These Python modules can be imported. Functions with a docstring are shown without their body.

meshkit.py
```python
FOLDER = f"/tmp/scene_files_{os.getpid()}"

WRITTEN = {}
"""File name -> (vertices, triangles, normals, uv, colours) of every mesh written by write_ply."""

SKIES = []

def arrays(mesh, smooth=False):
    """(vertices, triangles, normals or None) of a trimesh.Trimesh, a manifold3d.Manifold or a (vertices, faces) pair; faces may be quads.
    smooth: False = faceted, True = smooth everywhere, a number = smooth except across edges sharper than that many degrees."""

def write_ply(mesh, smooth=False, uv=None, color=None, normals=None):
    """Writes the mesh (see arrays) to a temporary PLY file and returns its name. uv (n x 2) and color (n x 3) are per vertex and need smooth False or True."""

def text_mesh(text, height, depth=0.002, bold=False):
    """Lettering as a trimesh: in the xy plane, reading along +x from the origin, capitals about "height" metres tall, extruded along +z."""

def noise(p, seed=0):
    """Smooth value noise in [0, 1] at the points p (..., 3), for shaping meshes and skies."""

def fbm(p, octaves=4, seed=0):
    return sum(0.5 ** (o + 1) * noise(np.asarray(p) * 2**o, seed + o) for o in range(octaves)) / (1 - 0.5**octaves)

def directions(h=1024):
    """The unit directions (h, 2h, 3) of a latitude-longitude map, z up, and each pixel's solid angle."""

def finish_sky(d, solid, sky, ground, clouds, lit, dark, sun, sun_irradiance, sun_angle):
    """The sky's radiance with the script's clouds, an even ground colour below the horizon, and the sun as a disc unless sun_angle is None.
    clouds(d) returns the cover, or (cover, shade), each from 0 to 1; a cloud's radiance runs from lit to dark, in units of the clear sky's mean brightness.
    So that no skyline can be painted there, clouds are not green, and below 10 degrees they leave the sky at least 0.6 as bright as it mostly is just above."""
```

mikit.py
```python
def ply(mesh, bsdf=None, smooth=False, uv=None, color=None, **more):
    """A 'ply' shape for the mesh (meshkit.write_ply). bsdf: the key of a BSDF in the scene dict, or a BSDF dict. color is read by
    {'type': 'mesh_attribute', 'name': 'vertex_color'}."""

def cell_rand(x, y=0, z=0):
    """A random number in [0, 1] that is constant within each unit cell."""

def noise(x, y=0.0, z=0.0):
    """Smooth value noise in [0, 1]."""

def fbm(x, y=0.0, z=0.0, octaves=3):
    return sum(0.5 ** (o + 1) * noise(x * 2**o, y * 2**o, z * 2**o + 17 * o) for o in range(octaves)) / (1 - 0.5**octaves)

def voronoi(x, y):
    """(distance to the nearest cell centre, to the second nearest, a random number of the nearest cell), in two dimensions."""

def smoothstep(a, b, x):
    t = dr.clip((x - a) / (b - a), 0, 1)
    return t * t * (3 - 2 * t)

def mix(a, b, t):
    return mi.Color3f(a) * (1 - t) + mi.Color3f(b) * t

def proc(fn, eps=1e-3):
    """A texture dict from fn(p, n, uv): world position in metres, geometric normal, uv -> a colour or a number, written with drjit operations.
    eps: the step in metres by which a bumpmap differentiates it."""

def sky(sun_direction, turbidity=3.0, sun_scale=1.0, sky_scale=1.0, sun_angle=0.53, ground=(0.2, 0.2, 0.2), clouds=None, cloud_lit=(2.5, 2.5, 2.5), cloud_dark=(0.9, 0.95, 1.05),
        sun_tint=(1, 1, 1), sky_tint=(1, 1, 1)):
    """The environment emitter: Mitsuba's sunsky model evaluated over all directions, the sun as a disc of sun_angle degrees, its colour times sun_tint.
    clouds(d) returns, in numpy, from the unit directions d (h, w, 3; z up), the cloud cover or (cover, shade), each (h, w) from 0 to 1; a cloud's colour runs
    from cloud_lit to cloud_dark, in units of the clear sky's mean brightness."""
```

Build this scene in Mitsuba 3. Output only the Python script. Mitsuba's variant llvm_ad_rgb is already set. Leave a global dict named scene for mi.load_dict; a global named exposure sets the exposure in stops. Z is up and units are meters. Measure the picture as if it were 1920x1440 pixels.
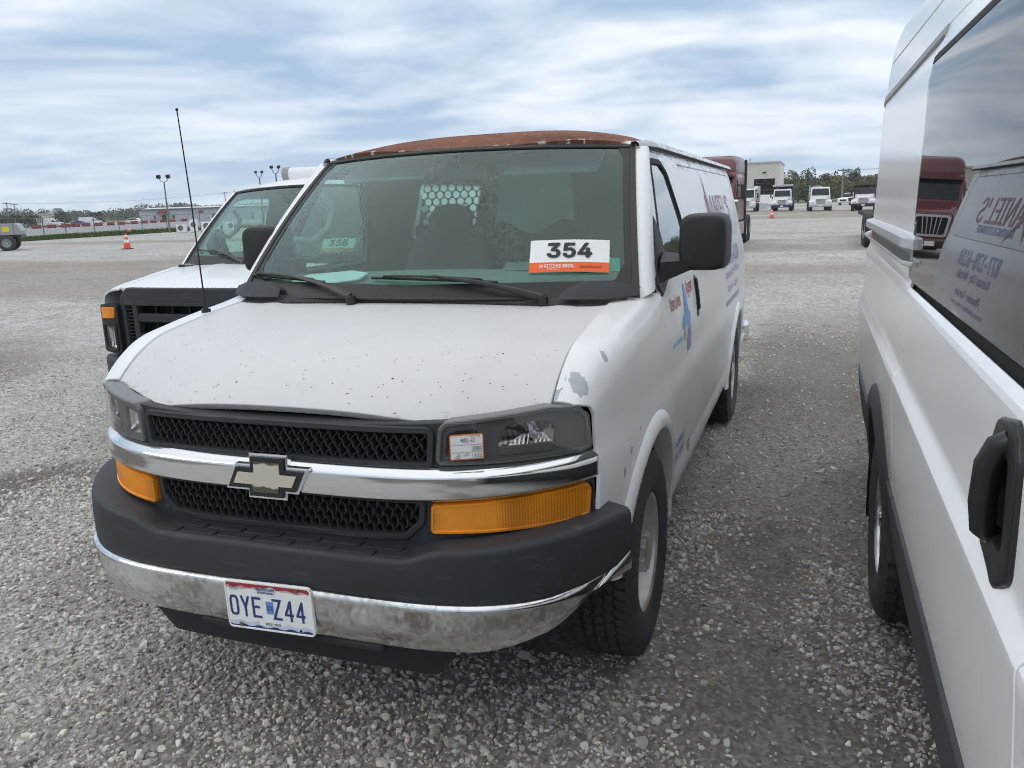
import math, random
import numpy as np
import trimesh, shapely, manifold3d as m3
import drjit as dr
import mitsuba as mi
import mikit, meshkit
from shapely.geometry import Polygon, Point, box as sbox, LineString
from shapely import affinity
from scipy.interpolate import PchipInterpolator as Pch
T4 = mi.ScalarTransform4f
random.seed(7)
rng = np.random.default_rng(11)
scene, labels = {}, {}

# ---------------------------------------------------------------- camera, sky, exposure
CAM = np.array([1.47071097, -1.9451597, 1.66079783])
FWD = np.array([-0.33602572, 0.91773694, -0.21176783])
UPV = np.array([-0.04160999, 0.21015709, 0.97678176])
scene['camera'] = {'type': 'perspective', 'fov': 2 * math.degrees(math.atan(960 / 1543.827)), 'fov_axis': 'x', 'near_clip': 0.05, 'far_clip': 6000.0,
                   'to_world': T4().look_at(origin=CAM.tolist(), target=(CAM + FWD).tolist(), up=UPV.tolist())}
exposure = 2.38


def cloud_deck(d):
    """Thin streaky overcast: shade from 0 (white) to 1 (blue grey)."""
    z = np.maximum(d[..., 2], 0.0) + 0.16
    u, v = d[..., 0] / z, d[..., 1] / z
    a = 0.30
    s, t = u * math.cos(a) + v * math.sin(a), -u * math.sin(a) + v * math.cos(a)
    st = lambda fs, ft, o, k, seed: meshkit.fbm(np.stack([s * fs + o, t * ft + 2 * o, 0 * s + 1.7 * o], -1), k, seed)
    w1, w2 = st(0.9, 0.9, 3.1, 3, 5) - 0.5, st(0.9, 0.9, 7.7, 3, 6) - 0.5
    q = np.stack([s * 1.5 + w1 * 2.4 + 20.3, t * 2.7 + w2 * 2.6 + 11.0, 0 * s], -1)
    n = meshkit.fbm(q, 6, 2)
    wisp = meshkit.fbm(np.stack([s * 2.6 + w2 * 3 + 5, t * 6.0 + w1 * 4.0, 0 * s + 4], -1), 5, 13)
    m = st(0.28, 0.42, 4.0, 3, 9)
    n = n + 0.35 * (n - 0.5) - 0.10 * np.abs(meshkit.fbm(q * 2.3 + 7, 4, 31) - 0.5)
    k = 0.46 * n + 0.28 * wisp + 0.26 * m
    shade = np.clip((0.665 - k) / 0.27, 0, 1)
    shade = 0.5 + 0.86 * (shade - 0.5)
    el = np.clip(d[..., 2], 0, 1)
    low = np.clip(1 - el / 0.13, 0, 1)
    shade = shade * (1 - 0.55 * low) + 0.30 * low
    high = np.clip((el - 0.30) / 0.4, 0, 1)
    return np.ones_like(n), (0.33 + 0.67 * shade) * (1 - 0.72 * high)


scene['sky_light'] = mikit.sky([-0.78, -0.40, 0.50], turbidity=4, sun_scale=0.09, sun_angle=24, sun_tint=(0.82, 0.93, 1.1), ground=(0.2, 0.2, 0.2), clouds=cloud_deck,
                               cloud_lit=(2.62, 2.66, 2.68), cloud_dark=(0.80, 1.14, 1.57))


# ---------------------------------------------------------------- helpers
def rgb(*c):
    return {'type': 'rgb', 'value': list(c) if len(c) == 3 else [c[0]] * 3}


def mat(name, d, two=True):
    scene['mat_' + name] = {'type': 'twosided', 'bsdf': d} if two else d
    return 'mat_' + name


def pr(color, rough=0.5, metal=0.0, coat=0.0, spec=0.5, **k):
    c = color if isinstance(color, dict) else rgb(*color)
    d = {'type': 'principled', 'base_color': c, 'roughness': rough, 'metallic': metal, 'specular': spec, **k}
    if coat:
        d.update(clearcoat=coat, clearcoat_gloss=0.95)
    return d


def coat(color, alpha=0.03, ior=1.5):
    """Car paint: a diffuse colour under a clear coat."""
    # colours are given as they look through the coat; the base under it is correspondingly lighter
    if callable(color):
        c = mikit.proc(lambda p, n, uv: color(p, n, uv) / (0.38 + 0.60 * color(p, n, uv)))
    else:
        c = rgb(*[v / (0.38 + 0.60 * v) for v in color])
    return {'type': 'roughplastic', 'distribution': 'ggx', 'alpha': alpha, 'int_ior': ior, 'nonlinear': False, 'diffuse_reflectance': c}


def bump(inner, fn, scale, eps=1e-3):
    return {'type': 'bumpmap', 'arbitrary': mikit.proc(fn, eps), 'bsdf': inner, 'scale': scale}


used = {}


def K(base):
    used[base] = used.get(base, 0) + 1
    n = used[base]
    return base if n == 1 else f'{base}_{n - 1:03d}'


def tm(v, f):
    f = np.asarray(f, int)
    if len(f) and f.shape[1] == 4:
        f = np.vstack([f[:, [0, 1, 2]], f[:, [0, 2, 3]]])
    return trimesh.Trimesh(np.asarray(v, float), f, process=False)


def cat(*ms):
    ms = [m for m in ms if m is not None]
    return ms[0] if len(ms) == 1 else trimesh.util.concatenate(ms)


def put(key, mesh, bsdf, smooth=35, label=None, category=None, group=None, kind=None, uv=None, color=None, **more):
    """One entry of the scene; a key that is taken gets the next number."""
    key = K(key)
    if isinstance(mesh, (list, tuple)) and not isinstance(mesh[0], np.ndarray):
        mesh = cat(*mesh)
    scene[key] = mikit.ply(mesh, bsdf, smooth=smooth, uv=uv, color=color, **more)
    tag(key, label, category, group, kind)
    return key


def tag(key, label=None, category=None, group=None, kind=None):
    d = {k: v for k, v in dict(label=label, category=category, group=group, kind=kind).items() if v}
    if d:
        labels[key] = d
    return key


def mv(m, t=(0, 0, 0), rz=0, rx=0, ry=0, s=None):
    m = m.copy()
    M = np.eye(4)
    if s is not None:
        M[:3, :3] = np.diag(s if np.ndim(s) else [s] * 3)
    for ang, ax in ((rx, [1, 0, 0]), (ry, [0, 1, 0]), (rz, [0, 0, 1])):
        if ang:
            M = trimesh.transformations.rotation_matrix(math.radians(ang), ax) @ M
    M[:3, 3] = t
    m.apply_transform(M)
    return m


def mirx(m):
    m = m.copy()
    m.vertices = m.vertices * [-1, 1, 1]
    m.faces = m.faces[:, ::-1]
    return m


def cbox(sx, sy, sz, c=(0, 0, 0), ch=0.01, rz=0, rx=0, ry=0):
    """A box with chamfered edges, centred at c."""
    h = np.array([sx, sy, sz]) / 2
    ch = min(ch, h.min() * 0.6)
    pts = []
    for s in np.ndindex(2, 2, 2):
        s = np.array(s) * 2 - 1
        for k in range(3):
            q = h - ch
            q[k] = h[k]
            pts.append(s * q)
    m = trimesh.Trimesh(np.array(pts)).convex_hull
    return mv(m, c, rz, rx, ry)


def box2(x0, x1, y0, y1, z0, z1, ch=0.01):
    return cbox(x1 - x0, y1 - y0, z1 - z0, ((x0 + x1) / 2, (y0 + y1) / 2, (z0 + z1) / 2), ch)


def hull(pts):
    return trimesh.Trimesh(np.array(pts, float)).convex_hull


def cyl(r, p0, p1, n=20, r1=None):
    p0, p1 = np.asarray(p0, float), np.asarray(p1, float)
    return tube([p0, p1], [r, r if r1 is None else r1], n)


def tube(pts, r, n=8, closed=False, caps=True):
    """A round tube along a polyline."""
    P = np.asarray(pts, float)
    R = np.broadcast_to(np.asarray(r, float), (len(P),))
    d = np.gradient(P, axis=0) if not closed else np.roll(P, -1, 0) - np.roll(P, 1, 0)
    d /= np.maximum(np.linalg.norm(d, axis=1, keepdims=True), 1e-9)
    ref = np.array([0, 0, 1.0]) if abs(d[0][2]) < 0.9 else np.array([1.0, 0, 0])
    a = np.cross(d[0], ref)
    a /= np.linalg.norm(a)
    rings = []
    th = np.arange(n) * 2 * np.pi / n
    for i in range(len(P)):
        a = a - d[i] * (a @ d[i])
        a /= np.linalg.norm(a)
        b = np.cross(d[i], a)
        rings.append(P[i] + R[i] * (np.cos(th)[:, None] * a + np.sin(th)[:, None] * b))
    m = loft(rings, True, closed)
    if caps and not closed:
        v, f = list(m.vertices), list(m.faces)
        for ring, o in ((0, 1), (len(P) - 1, 0)):
            k = len(v)
            v.append(P[ring])
            for i in range(n):
                q = [ring * n + i, ring * n + (i + 1) % n, k]
                f.append(q[::-1] if o else q)
        m = tm(v, f)
        m.fix_normals()
    return m


def loft(secs, closed_u=False, closed_v=False):
    S = np.array(secs, float)
    nv, nu = S.shape[:2]
    idx = np.arange(nv * nu).reshape(nv, nu)
    a = idx if not closed_v else np.vstack([idx, idx[:1]])
    a = a if not closed_u else np.hstack([a, a[:, :1]])
    q = np.stack([a[:-1, :-1], a[:-1, 1:], a[1:, 1:], a[1:, :-1]], -1).reshape(-1, 4)
    return tm(S.reshape(-1, 3), q)


def lathe(prof, n=48, axis='x'):
    """Profile of (axial, radius) turned about an axis."""
    p = np.asarray(prof, float)
    th = np.arange(n) * 2 * np.pi / n
    secs = [np.stack([p[:, 0], p[:, 1] * math.cos(t), p[:, 1] * math.sin(t)], 1) for t in th]
    m = loft(secs, False, True)
    if axis == 'z':
        m.vertices = m.vertices[:, [1, 2, 0]]
    if axis == 'y':
        m.vertices = m.vertices[:, [2, 0, 1]]
    return m


def prism(poly, h, axis='z', ch=0.0, at=0.0):
    """A shapely polygon extruded; axis y: (x, z) polygon along y, axis x: (y, z) polygon along x."""
    parts = []
    for g in getattr(poly, 'geoms', [poly]):
        if g.is_empty:
            continue
        if ch:
            g2 = g.buffer(-ch, join_style=2)
            m = trimesh.creation.extrude_polygon(g, h - ch, engine='earcut')
            if not g2.is_empty:
                for gg in getattr(g2, 'geoms', [g2]):
                    top = trimesh.creation.extrude_polygon(gg, ch, engine='earcut')
                    top.apply_translation([0, 0, h - ch])
                    parts.append(top)
        else:
            m = trimesh.creation.extrude_polygon(g, h, engine='earcut')
        parts.append(m)
    m = cat(*parts)
    m.apply_translation([0, 0, at])
    v = m.vertices
    if axis == 'y':
        m.vertices = np.stack([v[:, 0], v[:, 2], v[:, 1]], 1)
        m.faces = m.faces[:, ::-1]
    if axis == 'x':
        m.vertices = np.stack([v[:, 2], v[:, 0], v[:, 1]], 1)
    return m


def rpoly(pts, r=0.0):
    """A polygon with rounded corners."""
    p = Polygon(pts)
    return p if not r else p.buffer(-r, quad_segs=6).buffer(2 * r, quad_segs=6).buffer(-r, quad_segs=6)


def grid_poly(poly, du, dv):
    """Triangulates a polygon along a grid: (points, triangles)."""
    u0, v0, u1, v1 = poly.bounds
    nu, nv = max(1, int(math.ceil((u1 - u0) / du))), max(1, int(math.ceil((v1 - v0) / dv)))
    us, vs = np.linspace(u0, u1, nu + 1), np.linspace(v0, v1, nv + 1)
    I, J = np.meshgrid(np.arange(nu), np.arange(nv), indexing='ij')
    I, J = I.ravel(), J.ravel()
    cells = shapely.box(us[I], vs[J], us[I + 1], vs[J + 1])
    shapely.prepare(poly)
    inside = shapely.contains_properly(poly, cells)
    touch = ~inside & shapely.intersects(poly, cells)
    V, F, base = [], [], 0
    if inside.any():
        i, j = I[inside], J[inside]
        c = np.stack([np.stack([us[i], vs[j]], 1), np.stack([us[i + 1], vs[j]], 1), np.stack([us[i + 1], vs[j + 1]], 1), np.stack([us[i], vs[j + 1]], 1)], 1)
        V.append(c.reshape(-1, 2))
        k = np.arange(len(i)) * 4
        F += [np.stack([k, k + 1, k + 2], 1), np.stack([k, k + 2, k + 3], 1)]
        base = len(i) * 4
    for g in shapely.intersection(cells[touch], poly):
        for q in getattr(g, 'geoms', [g]):
            if q.geom_type != 'Polygon' or q.area < 1e-9:
                continue
            vv, ff = trimesh.creation.triangulate_polygon(q, engine='earcut')
            V.append(np.asarray(vv))
            F.append(np.asarray(ff) + base)
            base += len(vv)
    V, F = np.vstack(V), np.vstack(F)
    _, first, inv = np.unique(np.round(V, 6), axis=0, return_index=True, return_inverse=True)
    V, F = V[first], inv.ravel()[F]
    a, b, c = V[F[:, 0]], V[F[:, 1]], V[F[:, 2]]
    area = (b[:, 0] - a[:, 0]) * (c[:, 1] - a[:, 1]) - (b[:, 1] - a[:, 1]) * (c[:, 0] - a[:, 0])
    F = np.where((area < 0)[:, None], F[:, ::-1], F)[np.abs(area) > 1e-10]
    return V, F


def panel(poly, fn, du=0.04, dv=None, thick=0.012, out=None, off=0.0, lip=0.002):
    """A sheet-metal panel: the polygon in (u, v) laid on the surface fn(u, v), its edges turned in."""
    ms = []
    for g in getattr(poly, 'geoms', [poly]):
        if g.is_empty or g.geom_type != 'Polygon':
            continue
        uv, F = grid_poly(g, du, dv or du)
        P = fn(uv[:, 0], uv[:, 1])
        m = trimesh.Trimesh(P, F, process=False)
        n = np.zeros_like(P)
        fc = np.cross(P[F[:, 1]] - P[F[:, 0]], P[F[:, 2]] - P[F[:, 0]])
        for k in range(3):
            np.add.at(n, F[:, k], fc)
        n /= np.maximum(np.linalg.norm(n, axis=1, keepdims=True), 1e-12)
        if out is not None and (n @ np.asarray(out, float)).sum() < 0:
            F = F[:, ::-1]
            n = -n
        if off:
            P = P + n * off
        V = [P]
        FF = [F]
        if thick:
            e = np.vstack([F[:, [0, 1]], F[:, [1, 2]], F[:, [2, 0]]])
            es = np.sort(e, 1)
            _, i, c = np.unique(es, axis=0, return_index=True, return_counts=True)
            e = e[i[c == 1]]
            t = np.zeros_like(P)
            d = P[e[:, 1]] - P[e[:, 0]]
            d /= np.maximum(np.linalg.norm(d, axis=1, keepdims=True), 1e-9)
            o = np.cross(d, n[e[:, 0]])
            for k in range(2):
                np.add.at(t, e[:, k], o)
            t /= np.maximum(np.linalg.norm(t, axis=1, keepdims=True), 1e-9)
            N = len(P)
            V += [P - n * lip + t * lip * 0.8, P - n * thick + t * lip * 0.8]
            for k in range(2):
                a, b = e[:, 0] + k * N, e[:, 1] + k * N
                FF += [np.stack([b, a, a + N], 1), np.stack([b, a + N, b + N], 1)]
        m = trimesh.Trimesh(np.vstack(V), np.vstack(FF), process=False)
        m.remove_unreferenced_vertices()
        ms.append(m)
    return cat(*ms)


def text_poly_mesh(s, h, depth=0.002, bold=False, center=True, width=None):
    m = meshkit.text_mesh(s, h, depth, bold)
    b = m.bounds
    if width:
        m.apply_scale([width / (b[1][0] - b[0][0]), 1, 1])
        b = m.bounds
    if center:
        m.apply_translation([-(b[0][0] + b[1][0]) / 2, -(b[0][1] + b[1][1]) / 2, 0])
    return m


def wrap(m, fn, off=0.001):
    """Flat lettering (x, y, thickness z) laid on the surface fn(x, y) -> (points, normals)."""
    v = m.vertices
    P, n = fn(v[:, 0], v[:, 1])
    m = m.copy()
    m.vertices = P + n * (v[:, 2:3] * 1.0 + off)
    return m


def frame_fn(o, ex, ey):
    o, ex, ey = (np.asarray(q, float) for q in (o, ex, ey))
    ex /= np.linalg.norm(ex)
    ey /= np.linalg.norm(ey)
    n = np.cross(ex, ey)
    return lambda a, b: (o + a[:, None] * ex + b[:, None] * ey, np.broadcast_to(n, (len(a), 3)))


def shp(fn, P, n):
    return fn


pc, noise, fbm, voronoi, smoothstep, mix, cell_rand = mikit.proc, mikit.noise, mikit.fbm, mikit.voronoi, mikit.smoothstep, mikit.mix, mikit.cell_rand
# ---------------------------------------------------------------- ground
def gh(x, y):
    """Height of the gravel lot: small lumps and ruts near the vans, flat far away."""
    x, y = np.asarray(x, float), np.asarray(y, float)
    p = np.stack([x, y, 0 * x], -1)
    fade = np.clip(1.3 - np.hypot(x, y - 2) / 14, 0, 1)
    h = 0.035 * (meshkit.fbm(p * 1.1, 4, 3) - 0.5) + 0.014 * (meshkit.fbm(p * 6.0, 3, 4) - 0.5)
    r = np.sin((x * 0.8 + y * 0.6) * 9 + 3 * meshkit.noise(p * 1.5, 8))
    h = h + 0.005 * r * np.clip(meshkit.noise(p * 0.9, 12) * 2 - 0.9, 0, 1)
    return h * fade - 0.004


PATCH = [(0.10, -0.30, 0.42, 0.13, 0.9), (-0.55, -0.12, 0.30, 0.10, 0.8), (0.30, -0.62, 0.10, 0.22, 0.8), (1.32, 0.55, 0.22, 0.55, 0.9), (1.28, 2.0, 0.25, 0.8, 0.9), (1.50, -0.62, 0.10, 0.07, 0.9), (1.62, 0.1, 0.14, 0.4, 0.6), (-1.5, 0.7, 0.5, 0.25, 0.6), (1.7, 4.6, 0.7, 0.5, 0.8), (1.4, 7.2, 0.9, 0.6, 0.8), (-2.6, 2.0, 0.6, 0.3, 0.5)]


def patch_np(x, y):
    w = meshkit.fbm(np.stack([x * 5, y * 5, 0 * x], -1), 3, 41) - 0.5
    m = 0 * x
    for cx, cy, rx, ry, k in PATCH:
        m = np.maximum(m, k * np.clip(1.6 * (1.15 - np.hypot((x - cx) / rx, (y - cy) / ry) - 1.5 * w), 0, 1))
    return m


def patch_dr(p):
    w = fbm(p.x * 5, p.y * 5, 0.0, 3) - 0.5
    m = mi.Float(0)
    for cx, cy, rx, ry, k in PATCH:
        m = dr.maximum(m, k * dr.clip(1.6 * (1.15 - dr.sqrt(dr.square((p.x - cx) / rx) + dr.square((p.y - cy) / ry)) - 1.5 * w), 0, 1))
    return m


def dirt_dr(p):
    near = fbm(p.x * 0.55 + 3.3, p.y * 0.42 + 1.7, 0.0, 4)
    far = fbm(p.x * 0.022 + 7.7, p.y * 0.085 + 2.2, 4.0, 4)
    dist = dr.sqrt(dr.square(p.x - 1.4) + dr.square(p.y + 2))
    k = dr.lerp(near, far, smoothstep(7.0, 16.0, dist))
    d = smoothstep(0.50, 0.66, k)
    # the lane between the vans is worked to dark, fine stuff
    lane = smoothstep(0.75, 1.05, p.x) * (1 - smoothstep(2.3, 3.2, p.x)) * smoothstep(-0.9, 0.4, p.y) * (1 - smoothstep(7.0, 13.0, p.y))
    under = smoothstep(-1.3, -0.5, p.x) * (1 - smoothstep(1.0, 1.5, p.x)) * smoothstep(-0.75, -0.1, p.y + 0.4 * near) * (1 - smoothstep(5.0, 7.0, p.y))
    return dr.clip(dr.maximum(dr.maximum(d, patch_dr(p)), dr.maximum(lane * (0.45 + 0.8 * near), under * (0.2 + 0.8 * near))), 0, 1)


def ground_col(p, n, uv):
    d = dirt_dr(p)
    _, _, r = voronoi(p.x * 70, p.y * 70)
    _, _, r2 = voronoi(p.x * 26 + 5, p.y * 26)
    dist = dr.sqrt(dr.square(p.x - 1.4) + dr.square(p.y + 2))
    g = 0.24 + 0.28 * r * r + 0.14 * r2
    far = smoothstep(5.0, 22.0, dist)
    big = fbm(p.x * 0.4, p.y * 0.7, 2.0, 3)
    grain = fbm(p.x * 9, p.y * 9, 1.0, 4) - 0.5
    grain2 = fbm(p.x * 1.1, p.y * 1.6, 5.0, 4) - 0.5
    g = dr.lerp(g, 0.43 + 0.10 * (big - 0.5) + 0.30 * grain + 0.16 * grain2, far)
    g = g + 0.30 * (r2 - 0.5) * (1 - smoothstep(16.0, 45.0, dist)) * far
    grav = mi.Color3f(g * 1.01, g * 0.98, g * 0.925)
    dd = 0.07 + 0.08 * r + 0.05 * big + 0.13 * far + far * 0.10 * grain
    mud = mi.Color3f(dd * 1.0, dd * 0.87, dd * 0.73)
    return mix(grav, mud, d * dr.lerp(0.85, 0.62, far))


def ground_bump(p, n, uv):
    a, b, _ = voronoi(p.x * 60, p.y * 60)
    c, e, _ = voronoi(p.x * 22, p.y * 22)
    return 0.5 * dr.minimum(b - a, 0.5) + 1.2 * dr.minimum(e - c, 0.4) + 0.4 * fbm(p.x * 140, p.y * 140, 0.0, 2)


mat('ground', bump(pr(pc(ground_col), 0.95, spec=0.15), ground_bump, 0.011, 2e-3))


def axis_pts(a, b, step, far):
    mid = np.arange(a, b + 1e-6, step)
    g = step * 1.16 ** np.arange(1, 400)
    g = np.cumsum(g)
    g = g[g < far]
    return np.concatenate([(a - g)[::-1], mid, b + g])


gx, gy = axis_pts(-3.5, 3.4, 0.03, 3500), axis_pts(-2.5, 4.5, 0.03, 3500)
GX, GY = np.meshgrid(gx, gy)
GZ = gh(GX, GY)
gm = loft(np.stack([GX, GY, GZ], -1))
put('gravel_ground', gm, 'mat_ground', smooth=True, kind='structure', label='grey crushed gravel lot with brown dirt bands and tyre ruts')

# loose stones, near the camera only
def stones(n, xr, yr, smin, smax, seed, clear):
    r = np.random.default_rng(seed)
    x, y = r.uniform(*xr, n), r.uniform(*yr, n)
    p = np.stack([x, y, 0 * x], -1)
    dens = meshkit.fbm(p * 0.9 + 4.1, 3, 21)
    v = np.stack([x - CAM[0], y - CAM[1], 0 * x - CAM[2]], -1)
    dep = v @ FWD
    rt = np.cross(FWD, UPV)
    px, py = (v @ rt) / dep * 1543.8 + 960, 720 - (v @ UPV) / dep * 1543.8
    keep = ~((np.abs(x) < 0.8) & (y > 0.75) & (y < 5.3)) & (x < 2.05) & (dep > 0.4) & (px > -120) & (px < 2040) & (py < 1560) & (r.uniform(size=n) < clear(x, y, dens, dep))
    x, y = x[keep], y[keep]
    n = len(x)
    s = smin * (smax / smin) ** (r.uniform(size=n) ** 1.6)
    base = trimesh.creation.icosphere(0)
    bv, bf = base.vertices, base.faces
    V = bv[None] * (1 + 0.42 * (r.uniform(size=(n, 12, 1)) - 0.5) * 1.6)
    V = V * (s[:, None, None] * r.uniform(0.55, 1.25, (n, 1, 3)) * np.array([1.05, 1.05, 0.72]))
    q = r.normal(size=(n, 4)) * [1.6, 0.35, 0.35, 1.6]
    q /= np.linalg.norm(q, axis=1, keepdims=True)
    w, a, b, c = q.T
    Rm = np.stack([1 - 2 * (b * b + c * c), 2 * (a * b - c * w), 2 * (a * c + b * w), 2 * (a * b + c * w), 1 - 2 * (a * a + c * c), 2 * (b * c - a * w),
                   2 * (a * c - b * w), 2 * (b * c + a * w), 1 - 2 * (a * a + b * b)], -1).reshape(n, 3, 3)
    V = np.einsum('nij,nkj->nki', Rm, V)
    V += np.stack([x, y, gh(x, y) + s * r.uniform(0.05, 0.35, n)], -1)[:, None]
    F = bf[None] + (np.arange(n) * 12)[:, None, None]
    t = r.uniform(size=n)
    g = 0.33 + 0.40 * t ** 1.5
    warm = r.uniform(size=n)
    col = np.stack([g * (1.02 + 0.06 * (warm > 0.75)), g * 0.985, g * (0.935 - 0.10 * (warm > 0.75))], -1)
    dk = r.uniform(size=n) < 0.14
    col[dk] *= 0.5
    return V.reshape(-1, 3), F.reshape(-1, 3), np.repeat(col, 12, 0)


def dens_a(x, y, d, dep):
    lane = np.clip((x - 0.75) / 0.3, 0, 1) * np.clip((3.2 - x) / 0.9, 0, 1) * np.clip((y + 0.7) / 0.8, 0, 1)
    return np.clip(1.2 - 0.55 * lane - np.clip((d - 0.54) * 6, 0, 0.6), 0.15, 1) * (1 - 0.95 * patch_np(x, y))


sv, sf, sc = [], [], []
o = 0
for args in ((105000, (-3.2, 3.0), (-1.6, 2.4), 0.0048, 0.0145, 1), (52000, (-7.5, 3.2), (1.4, 9.5), 0.006, 0.013, 2), (420, (-4.5, 3.0), (-1.3, 3.5), 0.017, 0.028, 3)):
    a, b, c = stones(*args, dens_a)
    sv.append(a)
    sf.append(b + o)
    sc.append(c)
    o += len(a)
mat('stone', pr({'type': 'mesh_attribute', 'name': 'vertex_color'}, 0.85, spec=0.3))
print('stone tris', sum(map(len, sf)))
put('gravel_stones', tm(np.vstack(sv), np.vstack(sf)), 'mat_stone', smooth=False, color=np.vstack(sc), kind='stuff', label='loose angular pale grey gravel stones strewn over the lot')
# ---------------------------------------------------------------- materials
def paint_hood(p, n, uv):
    d = fbm(p.x * 3.1, p.y * 1.7, p.z * 3, 4)
    s = fbm(p.x * 22, p.y * 9, p.z * 20, 3)
    base = dr.lerp(0.70, 0.80, d) - 0.05 * smoothstep(0.55, 0.8, s)
    c = mi.Color3f(base, base * 1.0, base * 1.005)
    c = mix(c, mi.Color3f(0.66, 0.62, 0.55), 0.22 * smoothstep(0.55, 0.75, fbm(p.x * 2.2 + 9, p.y * 2.2, 1.0, 4)) * smoothstep(0.5, 0.7, fbm(p.x * 60, p.y * 60, 0.0, 2)))
    chips = mi.Float(0)
    halo = mi.Float(0)
    for sc, th, k in ((22.0, 0.075, 0.955), (48.0, 0.095, 0.915)):
        f, _, w = voronoi(p.x * sc, (p.y + p.z) * sc * 0.9)
        lim = th * (0.4 + w) * smoothstep(k, k + 0.03, w) * dr.lerp(1.0, 0.3, smoothstep(0.1, 0.8, p.y))
        chips = dr.maximum(chips, 1 - smoothstep(lim * 0.75, lim, f))
        halo = dr.maximum(halo, (1 - smoothstep(lim, lim * 2.2, f)) * smoothstep(k, k + 0.03, w))
    c = mix(c, mi.Color3f(0.50, 0.38, 0.28), 0.35 * halo)
    c = mix(c, mi.Color3f(0.035, 0.022, 0.015), chips)
    lip = (1 - smoothstep(0.0, 0.008, p.z - 1.079 - 0.045 * p.x * p.x)) * smoothstep(0.58, 0.66, fbm(p.x * 60, p.z * 60, p.y * 60, 2))
    return mix(c, mi.Color3f(0.36, 0.20, 0.11), 0.5 * lip)


def blob(p, y, z, ry, rz, k):
    e = dr.sqrt(dr.square((p.y - y) / ry) + dr.square((p.z - z) / rz)) + 0.55 * (fbm(p.y * 60 + k, p.z * 60, 0.0, 3) - 0.5)
    return 1 - smoothstep(0.93, 1.0, e)


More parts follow.
